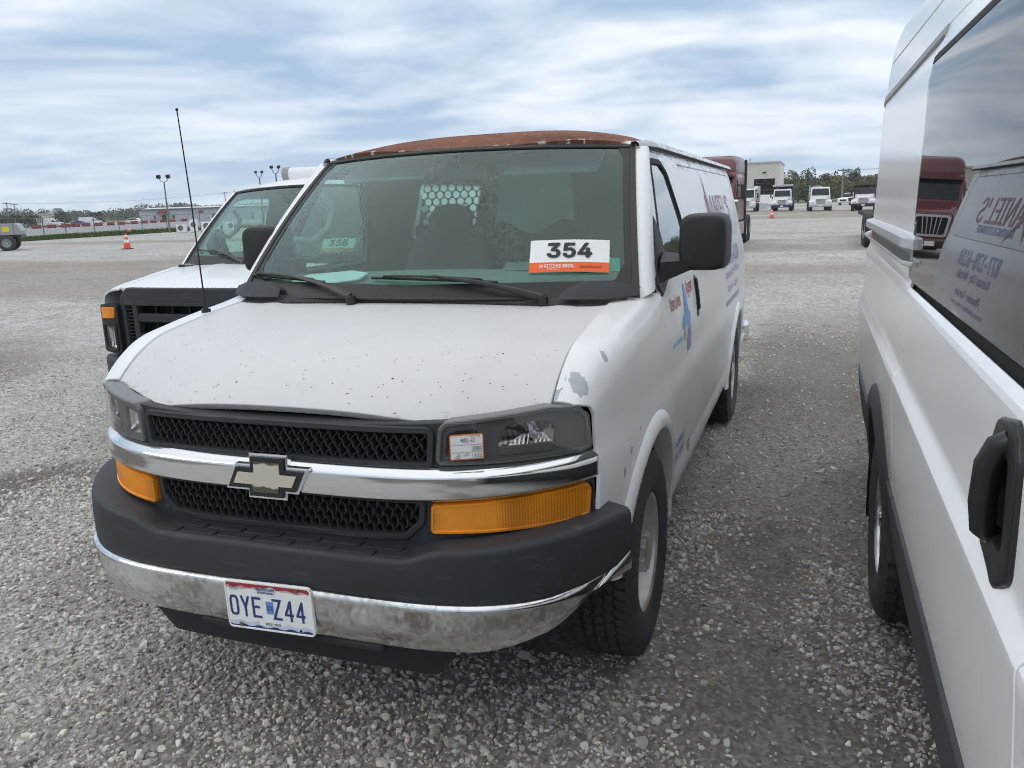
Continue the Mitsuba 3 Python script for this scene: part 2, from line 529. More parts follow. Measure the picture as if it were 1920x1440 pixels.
def paint_side(p, n, uv):
    d = fbm(p.x * 2, p.y * 1.4, p.z * 2.4, 3)
    b = dr.lerp(0.70, 0.765, d)
    c = mi.Color3f(b * 0.985, b, b * 1.01)
    low = 1 - smoothstep(0.45, 0.85, p.z + 0.15 * (d - 0.5))
    c = mix(c, mi.Color3f(0.42, 0.40, 0.37), 0.40 * low)
    m = mi.Float(0)
    for x, y, z, la, sh, k in ((0.852, 0.302, 1.148, 0.050, 0.027, 1), (0.893, 0.44, 1.208, 0.028, 0.011, 2)):
        ax = mi.Vector3f(0.55, -0.66, -0.51)
        q = mi.Vector3f(p.x - x, p.y - y, p.z - z)
        l = dr.dot(q, ax)
        s2 = dr.squared_norm(q) - l * l
        e = dr.sqrt(dr.square(l / la) + s2 / (sh * sh)) + 0.7 * (fbm(p.y * 90 + k, p.z * 90, p.x * 90, 3) - 0.5)
        m = dr.maximum(m, 1 - smoothstep(0.94, 1.0, e))
    for y, z, ry, rz, k in ((0.575, 0.875, 0.014, 0.016, 4), (0.508, 0.825, 0.014, 0.018, 5), (0.70, 0.918, 0.010, 0.007, 6)):
        m = dr.maximum(m, blob(p, y, z, ry, rz, k))
    flake = smoothstep(0.585, 0.60, fbm(p.x * 70, p.y * 60, p.z * 60, 3)) * (1 - smoothstep(0.30, 0.325, p.y)) * (1 - smoothstep(0.808, 0.822, p.x)) * smoothstep(1.05, 1.08, p.z)
    top = smoothstep(1.80, 1.83, p.z) * smoothstep(1.5, 1.6, p.y)
    peel = top * smoothstep(0.50, 0.53, fbm(p.y * 14, p.z * 40, p.x * 20, 4) - 0.05 * (p.y - 2) + 0.6 * (1 - smoothstep(1.75, 2.0, p.y)) * smoothstep(1.84, 1.86, p.z))
    m = dr.maximum(m, dr.maximum(flake, peel))
    g = 0.20 + 0.10 * fbm(p.y * 30, p.z * 30, 1.0, 2)
    c = mix(c, mi.Color3f(g * 0.95, g, g * 1.06), m * (p.x > 0))
    rust = blob(p, 1.95, 0.50, 0.05, 0.035, 8) * (p.x > 0)
    return mix(c, mi.Color3f(0.22, 0.10, 0.05), rust)


def rust_roof(p, n, uv):
    a = fbm(p.x * 5, p.y * 5, p.z * 5, 4)
    b = fbm(p.x * 40, p.y * 40, p.z * 40, 3)
    c = mix(mi.Color3f(0.115, 0.050, 0.034), mi.Color3f(0.185, 0.078, 0.050), smoothstep(0.3, 0.7, a))
    c = mix(c, mi.Color3f(0.26, 0.14, 0.09), 0.5 * smoothstep(0.55, 0.75, b))
    edge = smoothstep(0.685, 0.72, dr.abs(p.x) + 0.03 * (b - 0.5))
    front = (1 - smoothstep(0.012, 0.03, p.y - 1.5 - 0.14 * dr.square(p.x / 0.73) + 0.02 * (b - 0.5))) * 0.6 * smoothstep(0.68, 0.71, fbm(p.x * 46, p.y * 46, 3.0, 3))
    w = dr.maximum(edge * smoothstep(0.45, 0.55, a + 0.12 * edge), front)
    return mix(c, mi.Color3f(0.70, 0.71, 0.70), w)


def plastic_grey(p, n, uv):
    a = fbm(p.x * 3, p.y * 3, p.z * 3, 4)
    s = fbm(p.x * 9, p.y * 60, p.z * 60, 3)
    g = 0.024 + 0.022 * a + 0.022 * smoothstep(0.62, 0.85, s)
    return mi.Color3f(g * 0.92, g, g * 1.18)


def chrome_rough(p, n, uv):
    return 0.05 + 0.22 * smoothstep(0.35, 0.75, fbm(p.x * 7, p.y * 7, p.z * 9, 4)) * (1 - smoothstep(0.74, 0.84, p.z))


def chrome_col(p, n, uv):
    k = smoothstep(0.40, 0.70, 0.6 * fbm(p.x * 11 + 4, p.y * 11, p.z * 15, 5) + 0.4 * fbm(p.x * 90, p.y * 90, p.z * 60, 2)) * (1 - smoothstep(0.72, 0.84, p.z))
    return mix(mi.Color3f(0.78, 0.79, 0.80), mi.Color3f(0.40, 0.385, 0.36), 0.8 * k)


def rubber(p, n, uv):
    a = fbm(p.x * 12, p.y * 12, p.z * 12, 4)
    g = 0.032 + 0.045 * a + 0.03 * (1 - smoothstep(0.0, 0.10, p.z + 0.05 * a))
    return mi.Color3f(g * 0.96, g * 0.97, g * 1.0)


def amber_c(p, n, uv):
    r = 0.5 + 0.5 * dr.cos(p.x * 900)
    s = 0.5 + 0.5 * dr.cos(p.z * 900)
    k = (0.62 + 0.38 * r * dr.lerp(0.5, 1, s)) * (0.72 + 0.5 * smoothstep(0.35, 0.65, fbm(p.x * 7 + 2, p.z * 5, 1.0, 2)))
    return mi.Color3f(1.0, 0.33, 0.014) * dr.minimum(k, 1.0)


def rim_steel(p, n, uv):
    a = fbm(p.x * 14, p.y * 14, p.z * 14, 4)
    g = 0.46 + 0.16 * a
    c = mi.Color3f(g, g * 0.99, g * 0.96)
    return mix(c, mi.Color3f(0.30, 0.20, 0.13), 0.55 * smoothstep(0.56, 0.72, fbm(p.y * 9 + 3, p.z * 9, p.x * 9, 3)))


def shade_tint(p, n, uv):
    """Windscreen glass: green, with a blue grey shade band along the top."""
    b = smoothstep(0.80, 0.90, uv.y + 0.02 * uv.x * uv.x)
    return mix(mi.Color3f(0.56, 0.81, 0.745), mi.Color3f(0.20, 0.26, 0.33), b)


def haze_col(p, n, uv):
    return mi.Color3f(0.34, 0.36, 0.35)


mat('hood_paint', coat(paint_hood, 0.22, 1.45))
mat('side_paint', coat(paint_side, 0.05))
mat('white', coat((0.74, 0.75, 0.76), 0.06))
def flank_white(p, n, uv):
    d = fbm(p.x * 3, p.y * 1.2, p.z * 2.5, 4)
    sp = smoothstep(0.62, 0.75, fbm(p.y * 90, p.z * 60, p.x * 60, 2))
    low = 1 - smoothstep(0.6, 1.15, p.z + 0.25 * (d - 0.5))
    c = mi.Color3f(0.74, 0.755, 0.775) * (0.97 + 0.06 * d)
    return mix(c, mi.Color3f(0.50, 0.49, 0.47), low * (0.12 + 0.30 * sp) + 0.05 * sp)


mat('clean_white', coat(flank_white, 0.022, 1.55))
mat('rust', pr(pc(rust_roof), 0.8, spec=0.25))
mat('mesh_wire', pr((0.030, 0.032, 0.036), 0.45))
mat('plastic', bump(pr(pc(plastic_grey), 0.52, spec=0.4), lambda p, n, uv: fbm(p.x * 420, p.y * 420, p.z * 420, 2), 0.0006, 4e-4))
mat('black', pr((0.016, 0.017, 0.019), 0.38))
mat('black_matte', pr((0.020, 0.021, 0.023), 0.75))
mat('dark', pr((0.009, 0.009, 0.010), 0.9))
mat('trim', pr((0.040, 0.038, 0.036), 0.6))
mat('chrome', {'type': 'roughconductor', 'material': 'Cr', 'alpha': 0.03, 'specular_reflectance': rgb(1.0, 1.0, 1.0)})
mat('bar_chrome', pr((0.80, 0.81, 0.82), 0.07, metal=1.0))
mat('worn_chrome', pr(pc(chrome_col), pc(chrome_rough), metal=1.0))
scene['mat_worn_chrome']['bsdf']['roughness'] = mikit.proc(chrome_rough)
mat('rubber', pr(pc(rubber), 0.85, spec=0.3))
mat('amber', pr(pc(amber_c), 0.16, coat=1.0))
mat('rim', pr(pc(rim_steel), 0.42, metal=0.55))
mat('alloy', pr((0.55, 0.55, 0.56), 0.22, metal=0.95))
mat('silver', pr((0.58, 0.58, 0.57), 0.30, metal=0.8))
mat('reflector', pr((0.80, 0.80, 0.80), 0.10, metal=1.0))
mat('lamp_house', bump(pr((0.15, 0.153, 0.156), 0.32), lambda p, n, uv: dr.cos(p.z * 1500), 0.0006, 4e-4))
mat('interior', pr((0.15, 0.175, 0.17), 0.8))
mat('dash', pr((0.20, 0.215, 0.21), 0.7))
mat('mirror_plastic', pr((0.020, 0.021, 0.023), 0.5, spec=0.4))
mat('interior_light', pr((0.30, 0.31, 0.30), 0.85))
mat('seat', pr((0.11, 0.118, 0.125), 0.9))
mat('paper', pr((0.82, 0.82, 0.81), 0.6))
mat('paper_orange', pr((0.83, 0.125, 0.018), 0.5))
mat('paper_edge', pr((0.72, 0.20, 0.07), 0.5))
mat('ink', pr((0.022, 0.024, 0.032), 0.6))
mat('navy', pr((0.028, 0.045, 0.16), 0.5))
mat('red_print', pr((0.34, 0.03, 0.045), 0.45))
mat('maroon_print', pr((0.30, 0.13, 0.17), 0.35, coat=0.5))
mat('blue_print', pr((0.12, 0.30, 0.62), 0.4))
mat('violet_print', pr((0.20, 0.21, 0.42), 0.35, coat=0.5))
mat('faded_navy', pr((0.26, 0.27, 0.45), 0.3, coat=0.5))
mat('sky_print', pr((0.22, 0.42, 0.70), 0.4))
mat('pale_print', pr((0.56, 0.62, 0.74), 0.5))
mat('rose_print', pr((0.62, 0.36, 0.38), 0.5))
mat('screw', pr((0.24, 0.16, 0.08), 0.5, metal=0.5))
mat('champagne', pr(pc(lambda p, n, uv: mix(mi.Color3f(0.64, 0.58, 0.47), mi.Color3f(0.10, 0.09, 0.07), smoothstep(0.62, 0.85, 0.5 * fbm(p.x * 60, p.z * 60, 3.0, 3) + 0.75 * smoothstep(0.018, 0.046, dr.abs(p.z - 0.912))))), 0.45, metal=0.2))
mat('windscreen', {'type': 'thindielectric', 'int_ior': 1.52, 'specular_transmittance': pc(shade_tint), 'specular_reflectance': rgb(0.84, 1.0, 0.97)}, two=False)
mat('glass', {'type': 'thindielectric', 'int_ior': 1.5, 'specular_transmittance': rgb(0.66, 0.80, 0.75)}, two=False)
mat('clear_lens', {'type': 'thindielectric', 'int_ior': 1.5, 'specular_transmittance': rgb(0.86, 0.86, 0.85)}, two=False)
mat('privacy', {'type': 'plastic', 'int_ior': 1.6, 'diffuse_reflectance': rgb(0.010, 0.011, 0.013)})
# ---------------------------------------------------------------- wheels
def tyre_mesh(R, W, rim_r, nt=300, style=0, seed=0):
    """A tyre about the x axis (outer side towards +x), with grooved tread."""
    sh = R - 0.018
    prof = [(-W * 0.36, rim_r - 0.004), (-W * 0.44, rim_r + 0.012), (-W * 0.5, (rim_r + R) / 2 - 0.01), (-W * 0.49, R - 0.06), (-W * 0.455, sh - 0.008), (-W * 0.40, R - 0.006)]
    s = np.linspace(-W * 0.385, W * 0.385, 31 if nt < 250 else 57)
    tread = [(a, R - 0.007 * (a / (W * 0.4)) ** 2) for a in s]
    right = [(-a, r) for a, r in prof[::-1]]
    side_r = [(W * 0.475, R - 0.04), (W * 0.497, R - 0.075)]
    P = np.array(prof + tread + right, float)
    th = np.arange(nt) * 2 * np.pi / nt
    A = np.repeat(P[None, :, 0], nt, 0)
    Rr = np.repeat(P[None, :, 1], nt, 0)
    i0, i1 = len(prof), len(prof) + len(tread)
    a = A[:, i0:i1] / (W * 0.385)
    ang = th[:, None]
    if style == 0:      # closed all-season ribs with sipes
        g = np.zeros_like(a)
        for k, c in enumerate((-0.62, -0.22, 0.22, 0.62)):
            wob = 0.035 * np.sign(np.sin(ang * 62 + k * 2))
            g = np.maximum(g, (np.abs(a - c - wob) < 0.055) * 1.0)
        lat = (np.sin(ang * 62 + 2.2 * np.sin(a * 5.0)) > 0.86) * 0.75
        g = np.maximum(g, lat)
    else:               # open all-terrain blocks
        g = np.zeros_like(a)
        for k, c in enumerate((-0.55, 0.0, 0.55)):
            wob = 0.07 * np.sin(ang * 30 + k * 1.7)
            g = np.maximum(g, (np.abs(a - c - wob) < 0.085) * 1.0)
        ph = np.floor((a + 1) * 1.9) * 1.3
        g = np.maximum(g, (np.sin(ang * 38 + ph + 0.6 * a) > 0.70) * 1.0)
    Rr[:, i0:i1] -= 0.012 * g
    sb = (np.sin(th * (31 if style == 0 else 38) * 2) > 0.2)[:, None] * 0.004
    for j in (i0 - 1, i1):
        Rr[:, j] -= (sb[:, 0])
    for j in (i0 - 3, i1 + 2):
        A[:, j] += np.sign(A[:, j]) * 0.0025 * (np.sin(th * 60) > 0)
    secs = np.stack([A, Rr * np.cos(ang), Rr * np.sin(ang)], -1)
    m = loft(secs, False, True)
    m.invert()
    return m


def ring_text(text, r, h, x):
    """Raised sidewall lettering is left to the tyre's relief."""
    return None


def steel_rim(rim_r, W, seed=0):
    prof = [(0.0, 0.0), (W * 0.10, 0.0), (W * 0.10, 0.075), (W * 0.12, 0.10), (W * 0.06, 0.125), (W * 0.05, 0.150), (W * 0.16, rim_r - 0.040), (W * 0.14, rim_r - 0.026), (W * 0.28, rim_r - 0.018), (W * 0.30, rim_r - 0.012),
            (W * 0.385, rim_r - 0.008), (W * 0.415, rim_r + 0.002), (W * 0.415, rim_r + 0.009), (W * 0.37, rim_r + 0.009), (W * 0.3, rim_r - 0.004), (-W * 0.4, rim_r - 0.004)]
    m = lathe(prof, 64)
    m.invert()
    return m


def wheel(parent, c, R=0.385, W=0.245, rim_r=0.213, side=1, style=0, kind='steel', nt=300, full=True):
    """tyre, rim and hub cap of one wheel; side is +1 where its outer face looks towards +x."""
    w = K(parent + '__wheel')
    flip = (lambda m: m) if side > 0 else mirx
    t = tuple(c)
    put(w + '__tyre', mv(flip(tyre_mesh(R, W, rim_r, nt, style)), t), 'mat_rubber', smooth=28)
    if kind == 'steel':
        put(w + '__rim', mv(flip(steel_rim(rim_r, W)), t), 'mat_rim', smooth=40)
        if full:
            caps = [lathe([(W * 0.10, 0.073), (W * 0.40, 0.068), (W * 0.43, 0.06), (W * 0.445, 0.04), (W * 0.445, 0.0)], 40)]
            caps[0].invert()
            for k in range(8):
                a = k * math.pi / 4 + 0.2
                y, z = 0.068 * math.cos(a), 0.068 * math.sin(a)
                caps.append(cyl(0.0165, (W * 0.10, y, z), (W * 0.42, y * 0.97, z * 0.97), 14, 0.013))
            put(w + '__hub_cap', mv(flip(cat(*caps)), t), 'mat_silver', smooth=40)
            holes = []
            for k in range(8):
                a = k * math.pi / 4 + 0.55
                y, z = 0.158 * math.cos(a), 0.158 * math.sin(a)
                holes.append(mv(cyl(0.013, (W * 0.095, y, z), (W * 0.125, y, z), 14), (0, 0, 0)))
            put(w + '__vent_hole', mv(flip(cat(*holes)), t), 'mat_dark', smooth=40, kind='stuff')
    else:
        pro = [(W * 0.415, rim_r + 0.010), (W * 0.425, rim_r - 0.004), (W * 0.36, rim_r - 0.014), (W * 0.1, rim_r - 0.022), (-W * 0.3, rim_r - 0.03), (-W * 0.4, rim_r - 0.004)]
        m = lathe(pro, 64)
        put(w + '__rim', mv(flip(m), t), 'mat_alloy', smooth=40)
        sp = []
        for k in range(5):
            for d in (-0.16, 0.16):
                a = k * 2 * math.pi / 5 + d
                b = k * 2 * math.pi / 5 + d * 1.6
                q = [(W * 0.38, 0.05 * math.cos(a - s * .5), 0.05 * math.sin(a - s * .5)) for s in (-1, 1)] + [(W * 0.36, (rim_r - .012) * math.cos(b - s * .07), (rim_r - .012) * math.sin(b - s * .07)) for s in (-1, 1)]
                q += [(x - 0.03, y, z) for x, y, z in q]
                sp.append(hull(q))
        sp.append(cyl(0.062, (W * 0.1, 0, 0), (W * 0.40, 0, 0), 30, 0.052))
        put(w + '__spokes', mv(flip(cat(*sp)), t), 'mat_alloy', smooth=30)
        put(w + '__brake_disc', mv(flip(cyl(0.16, (W * 0.05, 0, 0), (W * 0.1, 0, 0), 36)), t), 'mat_trim')
        put(w + '__centre_cap', mv(flip(cyl(0.032, (W * 0.39, 0, 0), (W * 0.43, 0, 0), 24, 0.027)), t), 'mat_chrome')
    return w
# ---------------------------------------------------------------- the white van in the middle
VAN = 'cargo_van'
tag(VAN, 'white cargo van with rusty brown roof and tall chrome bumper, in the middle', 'van')
BZ = Pch([.30, .40, .48, .60, .75, .88, .925, .955, .99, 1.1, 1.2, 1.28, 1.335, 1.36, 1.5, 1.65, 1.8, 1.86, 1.90, 1.95], [.915, .93, .94, .952, .962, .969, .968, .961, .9575, .957, .948, .936, .924, .916, .886, .85, .812, .79, .765, .73])
TY = Pch([0.0, .25, .5, .8, 1.1, 4.4, 5.0, 5.5], [.90, .935, .975, .992, 1.0, 1.0, .993, .97])
ZT = Pch([0.10, .207, .24, .27, .33, .457, .605, .747, .946, 1.05, 1.3], [1.00, 1.085, 1.113, 1.139, 1.182, 1.237, 1.262, 1.283, 1.306, 1.318, 1.34])


def side_map(y, z):
    return np.stack([BZ(z) * TY(y), y, z], -1)


def fend_z0(y):
    return ZT(y) - 0.135


def fend_map(y, t):
    """Front wing: t 0..1 up the side, 1..2 over the shoulder to the bonnet gap."""
    y, t = np.asarray(y, float), np.asarray(t, float)
    z0, zt = fend_z0(y), ZT(y)
    zs = 0.45 + np.clip(t, 0, 1) * (z0 - 0.45)
    xs = BZ(zs) * TY(y)
    a = np.clip(t - 1, 0, 1) * np.pi / 2
    xg = np.interp(y, [0.2, 0.95, 1.05, 1.3], [0.795, 0.790, 0.82, 0.905])
    p = 0.60
    x = np.where(t > 1, xg + (xs - xg) * np.cos(a) ** p, xs)
    z = np.where(t > 1, z0 + (zt - z0) * np.sin(a) ** p, zs)
    return np.stack([x, y, z], -1)


def yz_t(y, z):
    return (z - 0.45) / (float(fend_z0(y)) - 0.45)


def yf(x):
    return 0.012 + 0.43 * np.abs(x) ** 4


def front_map(off=0.0):
    def fn(x, z):
        return np.stack([x, yf(x) + off, z], -1)
    return fn


def both(key, mesh, bsdf, smooth=35, parent=VAN, lab=None):
    """A part and its mirror twin on the other side."""
    put(f'{parent}__{key}', mesh, bsdf, smooth, label=lab)
    return put(f'{parent}__{key}', mirx(mesh), bsdf, smooth)


def arc_pts(cy, cz, r, a0, a1, n=28):
    return [(cy + r * math.cos(a), cz + r * math.sin(a)) for a in np.linspace(math.radians(a0), math.radians(a1), n)]


# front wings
AY, AZ, AR = 0.925, 0.415, 0.468
arch = arc_pts(AY, AZ, AR, 158, -5, 36)
pts = [(0.302, yz_t(.302, .72)), (0.302, yz_t(.302, .98)), (0.300, 1.05), (0.294, 1.12), (0.284, 1.24), (0.260, 1.45), (0.241, 1.7), (0.240, 2.0)]
pts += [(y, 2.0) for y in np.linspace(0.27, 1.04, 10)] + [(1.10, 1.9), (1.195, 1.62), (1.20, 1.4), (1.205, 1.2), (1.215, 1.0)]
pts += [(y, yz_t(y, z)) for y, z in ((1.235, 1.1), (1.258, 1.0), (1.29, .9), (1.325, .8), (1.36, .65), (1.385, .50))]
pts += [(y, yz_t(y, z)) for y, z in arch[::-1] if z > 0.5]
pts += [(.46, yz_t(.46, .62)), (.38, yz_t(.38, .66))]
wing = Polygon(pts).buffer(0)
both('front_wing', panel(wing, fend_map, 0.03, 0.05, out=(1, 0, 0.3)), 'mat_side_paint', lab='front wing with flaking white paint and bare grey patches')


# wheel arch lips
def arch_lip(cy, cz, r, a0, a1, grow, x_of):
    secs = []
    for a in np.linspace(math.radians(a0), math.radians(a1), 44):
        q = []
        for dr_, dx in ((0.062, 0.001), (0.052, 0.012), (0.030, 0.021), (0.008, 0.024), (-0.004, 0.016), (-0.004, -0.06)):
            y, z = cy + (r + dr_) * math.cos(a), cz + (r + dr_) * math.sin(a)
            q.append((x_of(y, z) + dx, y, z))
        secs.append(q)
    return loft(secs)


def xs_of(y, z):
    return float(BZ(min(max(z, .42), 1.2)) * TY(y))


both('arch_lip', arch_lip(AY, AZ, AR - 0.03, -8, 172, 0, xs_of), 'mat_side_paint', 50)
RY = 0.92 + 3.43
both('arch_lip', arch_lip(RY, AZ, AR - 0.03, -8, 188, 0, xs_of), 'mat_side_paint', 50)

# bonnet
def bon_map(x, v):
    """v 0 at the front lip, 1 at the windscreen."""
    y0 = 0.056 + 0.455 * np.abs(x) ** 4
    y = y0 + (0.935 - y0) * v
    prof = Pch([0, .03, .08, .16, .28, .45, .7, 1.0], [0.0, .026, .060, .098, .132, .162, .185, .200])
    zc = 1.084 + prof(v)
    edge = np.abs(x) / 0.79
    zl = ZT(y) - 0.004
    zc2 = zc + 0.018 * (1 - edge ** 2)
    k = np.clip(edge, 0, 1) ** 3.2
    z = zc2 * (1 - k) + zl * k
    ridge = np.exp(-((np.abs(x) - 0.50 - 0.12 * v) / 0.035) ** 2) * 0.006 * np.clip((v - .08) / .2, 0, 1)
    return np.stack([x, y, z + ridge], -1)


bon = Polygon([(-.785, 0), (.785, 0), (.785, 1), (-.785, 1)])
put(VAN + '__bonnet', panel(bon, bon_map, 0.035, 0.03, thick=0.03, out=(0, 0, 1), lip=0.004), 'mat_hood_paint', 50, label='chalky white bonnet peppered with rust chips along its lip')

# windscreen
def ws_map(a, b):
    xb, yb, zb = 0.872 * a, 0.925 + 0.125 * a ** 2, 1.325 - 0.016 * a ** 2
    xt, yt, zt = 0.738 * a, 1.50 + 0.14 * a ** 2, 1.905 - 0.017 * a ** 2
    bow = 0.035 * 4 * b * (1 - b)
    return np.stack([xb + (xt - xb) * b, yb + (yt - yb) * b - bow * .6, zb + (zt - zb) * b + bow * .6], -1)


ws = sbox(-1, 0.0, 1, 1)
uv, F = grid_poly(ws, 0.06, 0.06)
P = ws_map(uv[:, 0], uv[:, 1])
put(VAN + '__windscreen', tm(P, F), 'mat_windscreen', True, uv=uv)
inner = Polygon([(-.90, .115), (.0, .085), (.90, .115), (.935, .2), (.93, .9), (.90, .985), (-.90, .985), (-.93, .9), (-.935, .2)]).buffer(.02)
put(VAN + '__windscreen__border', panel(ws.difference(inner), ws_map, 0.05, thick=0, out=(0, -1, 1), off=0.0022), 'mat_black', True)
rim = ws.buffer(0.012).difference(sbox(-.985, 0.0, .985, .988))
put(VAN + '__windscreen__seal', panel(rim, ws_map, 0.05, thick=0.012, out=(0, -1, 1), off=0.007), 'mat_trim', 50)

# roof
ZR = Pch([1.45, 1.5, 1.64, 1.8, 2.1, 5.6], [1.86, 1.875, 1.893, 1.903, 1.908, 1.908])
ZC = Pch([1.45, 1.5, 1.6, 1.8, 2.1, 2.6, 5.3, 5.52], [1.885, 1.908, 1.948, 1.988, 2.016, 2.03, 2.03, 2.0])


def roof_map(x, v):
    y0 = 1.502 + 0.14 * (np.abs(x) / 0.738) ** 2
    y = y0 + (5.5 - y0) * v
    k = np.clip(np.abs(x) / 0.755, 0, 1.05) ** 3.4
    rib = 0.004 * np.sin(np.abs(x) * 26) * np.clip((v - 0.12) * 10, 0, 1) * (np.abs(x) < .6)
    return np.stack([x, y, ZC(y) * (1 - k) + ZR(y) * k + rib], -1)


put(VAN + '__roof', panel(sbox(-.752, 0, .752, 1), roof_map, 0.04, 0.015, thick=0.02, out=(0, 0, 1)), 'mat_rust', 50, label='rusty brown roof with white paint left at its edges')
ys = np.concatenate([np.linspace(1.625, 2.0, 10), np.linspace(2.1, 5.5, 18)])
railc = [(float(np.interp(y, [1.62, 1.8, 5.5], [.745, .766, .766])), y, float(ZR(y)) + 0.004) for y in ys]
secs = [[(x - .018, y, z - .006), (x - .012, y, z + .012), (x + .008, y, z + .014), (x + .022, y, z + .002), (x + .024, y, z - .012), (x + .008, y, z - .016)] for x, y, z in railc]
both('drip_rail', loft(secs, True), 'mat_side_paint', 50)
both('rail_groove', tube([(x + .020, y, z - .018) for x, y, z in railc], .006, 6), 'mat_black_matte')

# A pillars
pa = np.linspace(0, 1, 24)
A0 = ws_map(np.ones(24) * 1.012, pa)
A1 = np.stack([np.interp(pa, [0, .5, 1], [.922, .868, .805]), np.interp(pa, [0, .5, 1], [1.16, 1.395, 1.655]), np.interp(pa, [0, .5, 1], [1.335, 1.605, 1.875])], 1)
secs = []
for a, b in zip(A0, A1):
    q = []
    for s in np.linspace(0, 1, 8):
        w = a * (1 - s) + b * s
        o = 0.022 * math.sin(math.pi * s) ** 0.8
        q.append(w + np.array([o * .8, -o * .6, o * .3]))
    secs.append(q)
apil = loft(secs)
apil.fix_normals()
both('windscreen_pillar', apil, 'mat_white', 60)

# body side: one polygon with door, cargo side and rear parts cut from it
body_y1 = 5.46
front_edge = [(1.165, 1.345), (1.40, 1.605), (1.60, 1.815), (1.66, 1.872)]
door = Polygon([(1.215, 1.335), (1.225, 1.19), (1.242, 1.1), (1.265, 1.0), (1.297, .9), (1.332, .8), (1.367, .65), (1.392, .50), (2.26, .50), (2.29, 1.36), (2.24, 1.60), (2.13, 1.80), (2.02, 1.862), (1.93, 1.872), (1.68, 1.872), (1.61, 1.815), (1.41, 1.605), (1.225, 1.40)]).buffer(0)
win = rpoly([(1.44, 1.385), (1.47, 1.52), (1.655, 1.80), (1.69, 1.825), (1.92, 1.825), (2.02, 1.78), (2.13, 1.60), (2.19, 1.40), (2.18, 1.385)], 0.02)
rest = Polygon([(1.40, .50), (body_y1, .50), (body_y1, 1.885), (1.66, 1.885)]).difference(door.buffer(0.005)).difference(Polygon([(1.0, .4), (1.405, .4), (1.30, 1.0), (1.66, 1.878), (1.0, 2.0)])).difference(Polygon(arc_pts(RY, AZ, AR, 0, 360, 60)).buffer(-.012))
rest = max(getattr(rest, 'geoms', [rest]), key=lambda g: g.area)
blank = rpoly([(2.40, 1.40), (2.40, 1.835), (5.30, 1.835), (5.30, 1.40)], 0.05)
rest2 = rest.difference(blank.buffer(0.006))
both('cargo_side', panel(rest2, side_map, 0.07, 0.045, out=(1, 0, 0)), 'mat_side_paint', lab='cargo side below the roof rail, paint peeling at its top')
put(VAN + '__cargo_panel', panel(blank, side_map, 0.10, 0.05, out=(1, 0, 0), off=-0.004), 'mat_side_paint')
cwin = rpoly([(2.72, 1.44), (2.72, 1.81), (3.75, 1.81), (3.75, 1.44)], .05)
put(VAN + '__cargo_panel', mirx(panel(blank.difference(cwin), side_map, 0.10, 0.05, out=(1, 0, 0), off=-0.004)), 'mat_side_paint')
put(VAN + '__cargo_window', mirx(panel(cwin, side_map, 0.1, thick=0, out=(1, 0, 0), off=-0.006)), 'mat_glass', True)
for s, mk in ((1, lambda m: m), (-1, mirx)):
    dk = K(VAN + '__front_door')
    put(dk + '__shell', mk(panel(door.buffer(-.002).difference(win), side_map, 0.035, out=(1, 0, 0))), 'mat_side_paint')
    put(dk + '__window', mk(panel(win, side_map, 0.06, thick=0, out=(1, 0, 0), off=-0.006)), 'mat_glass', True)
    put(dk + '__window_seal', mk(panel(win.buffer(.016).difference(win.buffer(-.006)), side_map, 0.05, thick=0.008, out=(1, 0, 0), off=0.003)), 'mat_black_matte', 50)
    sail = Polygon([(1.20, 1.345), (1.235, 1.30), (1.50, 1.365), (1.465, 1.54), (1.40, 1.60)])
    put(dk + '__corner_trim', mk(panel(sail, side_map, 0.05, thick=0.012, out=(1, 0, 0), off=0.008)), 'mat_plastic', 40)
    hd = rpoly([(2.125, 1.10), (2.125, 1.30), (2.185, 1.30), (2.185, 1.10)], 0.028)
    put(dk + '__handle', mk(panel(hd, side_map, 0.012, thick=0.012, out=(1, 0, 0), off=0.004)), 'mat_black', 50)
    put(dk + '__handle_grip', mk(panel(rpoly([(2.14, 1.135), (2.14, 1.285), (2.16, 1.285), (2.16, 1.135)], 0.009), side_map, 0.01, thick=0.012, out=(1, 0, 0), off=0.014)), 'mat_black_matte', 50)

jamb = shapely.union_all([LineString([(1.19, 1.345), (1.21, 1.3), (1.22, 1.19), (1.26, 1.0), (1.325, .8), (1.39, .48)]).buffer(.03), LineString([(2.27, .48), (2.295, 1.36), (2.24, 1.60), (2.13, 1.81), (2.02, 1.866), (1.93, 1.876)]).buffer(.02)])
both('door_jamb', panel(jamb, lambda y, z: side_map(y, z) - np.array([.022, 0, 0]), .05, thick=0, out=(1, 0, 0)), 'mat_dark')

# rear end: doors with glass, bumper, lamps
def rear_map(x, z):
    return np.stack([x, 5.47 + 0.035 * (1 - (np.abs(x) / .96) ** 4) - 0.10 * np.clip((z - 1.4) / .6, 0, 1) ** 2, z], -1)


zz = np.linspace(.5, 1.88, 26)
rr = [(float(BZ(z) * .972), z) for z in zz]
rpl = Polygon(rr + [(.5, 1.98), (0, 2.0), (-.5, 1.98)] + [(-x, z) for x, z in rr[::-1]])
for s in (1, -1):
    half = rpl.intersection(sbox(.004 if s > 0 else -2, 0, 2 if s > 0 else -.004, 3))
    gl = rpoly([(s * .10, 1.36), (s * .10, 1.80), (s * .66, 1.78), (s * .72, 1.36)], .03)
    rd = K(VAN + '__rear_door')
    put(rd + '__shell', panel(half.difference(gl), rear_map, 0.08, out=(0, 1, 0)), 'mat_white')
    put(rd + '__window', panel(gl, rear_map, 0.1, thick=0, out=(0, 1, 0), off=-.006), 'mat_glass', True)
put(VAN + '__rear_bumper', box2(-.97, .97, 5.44, 5.66, .42, .60, .03), 'mat_worn_chrome')

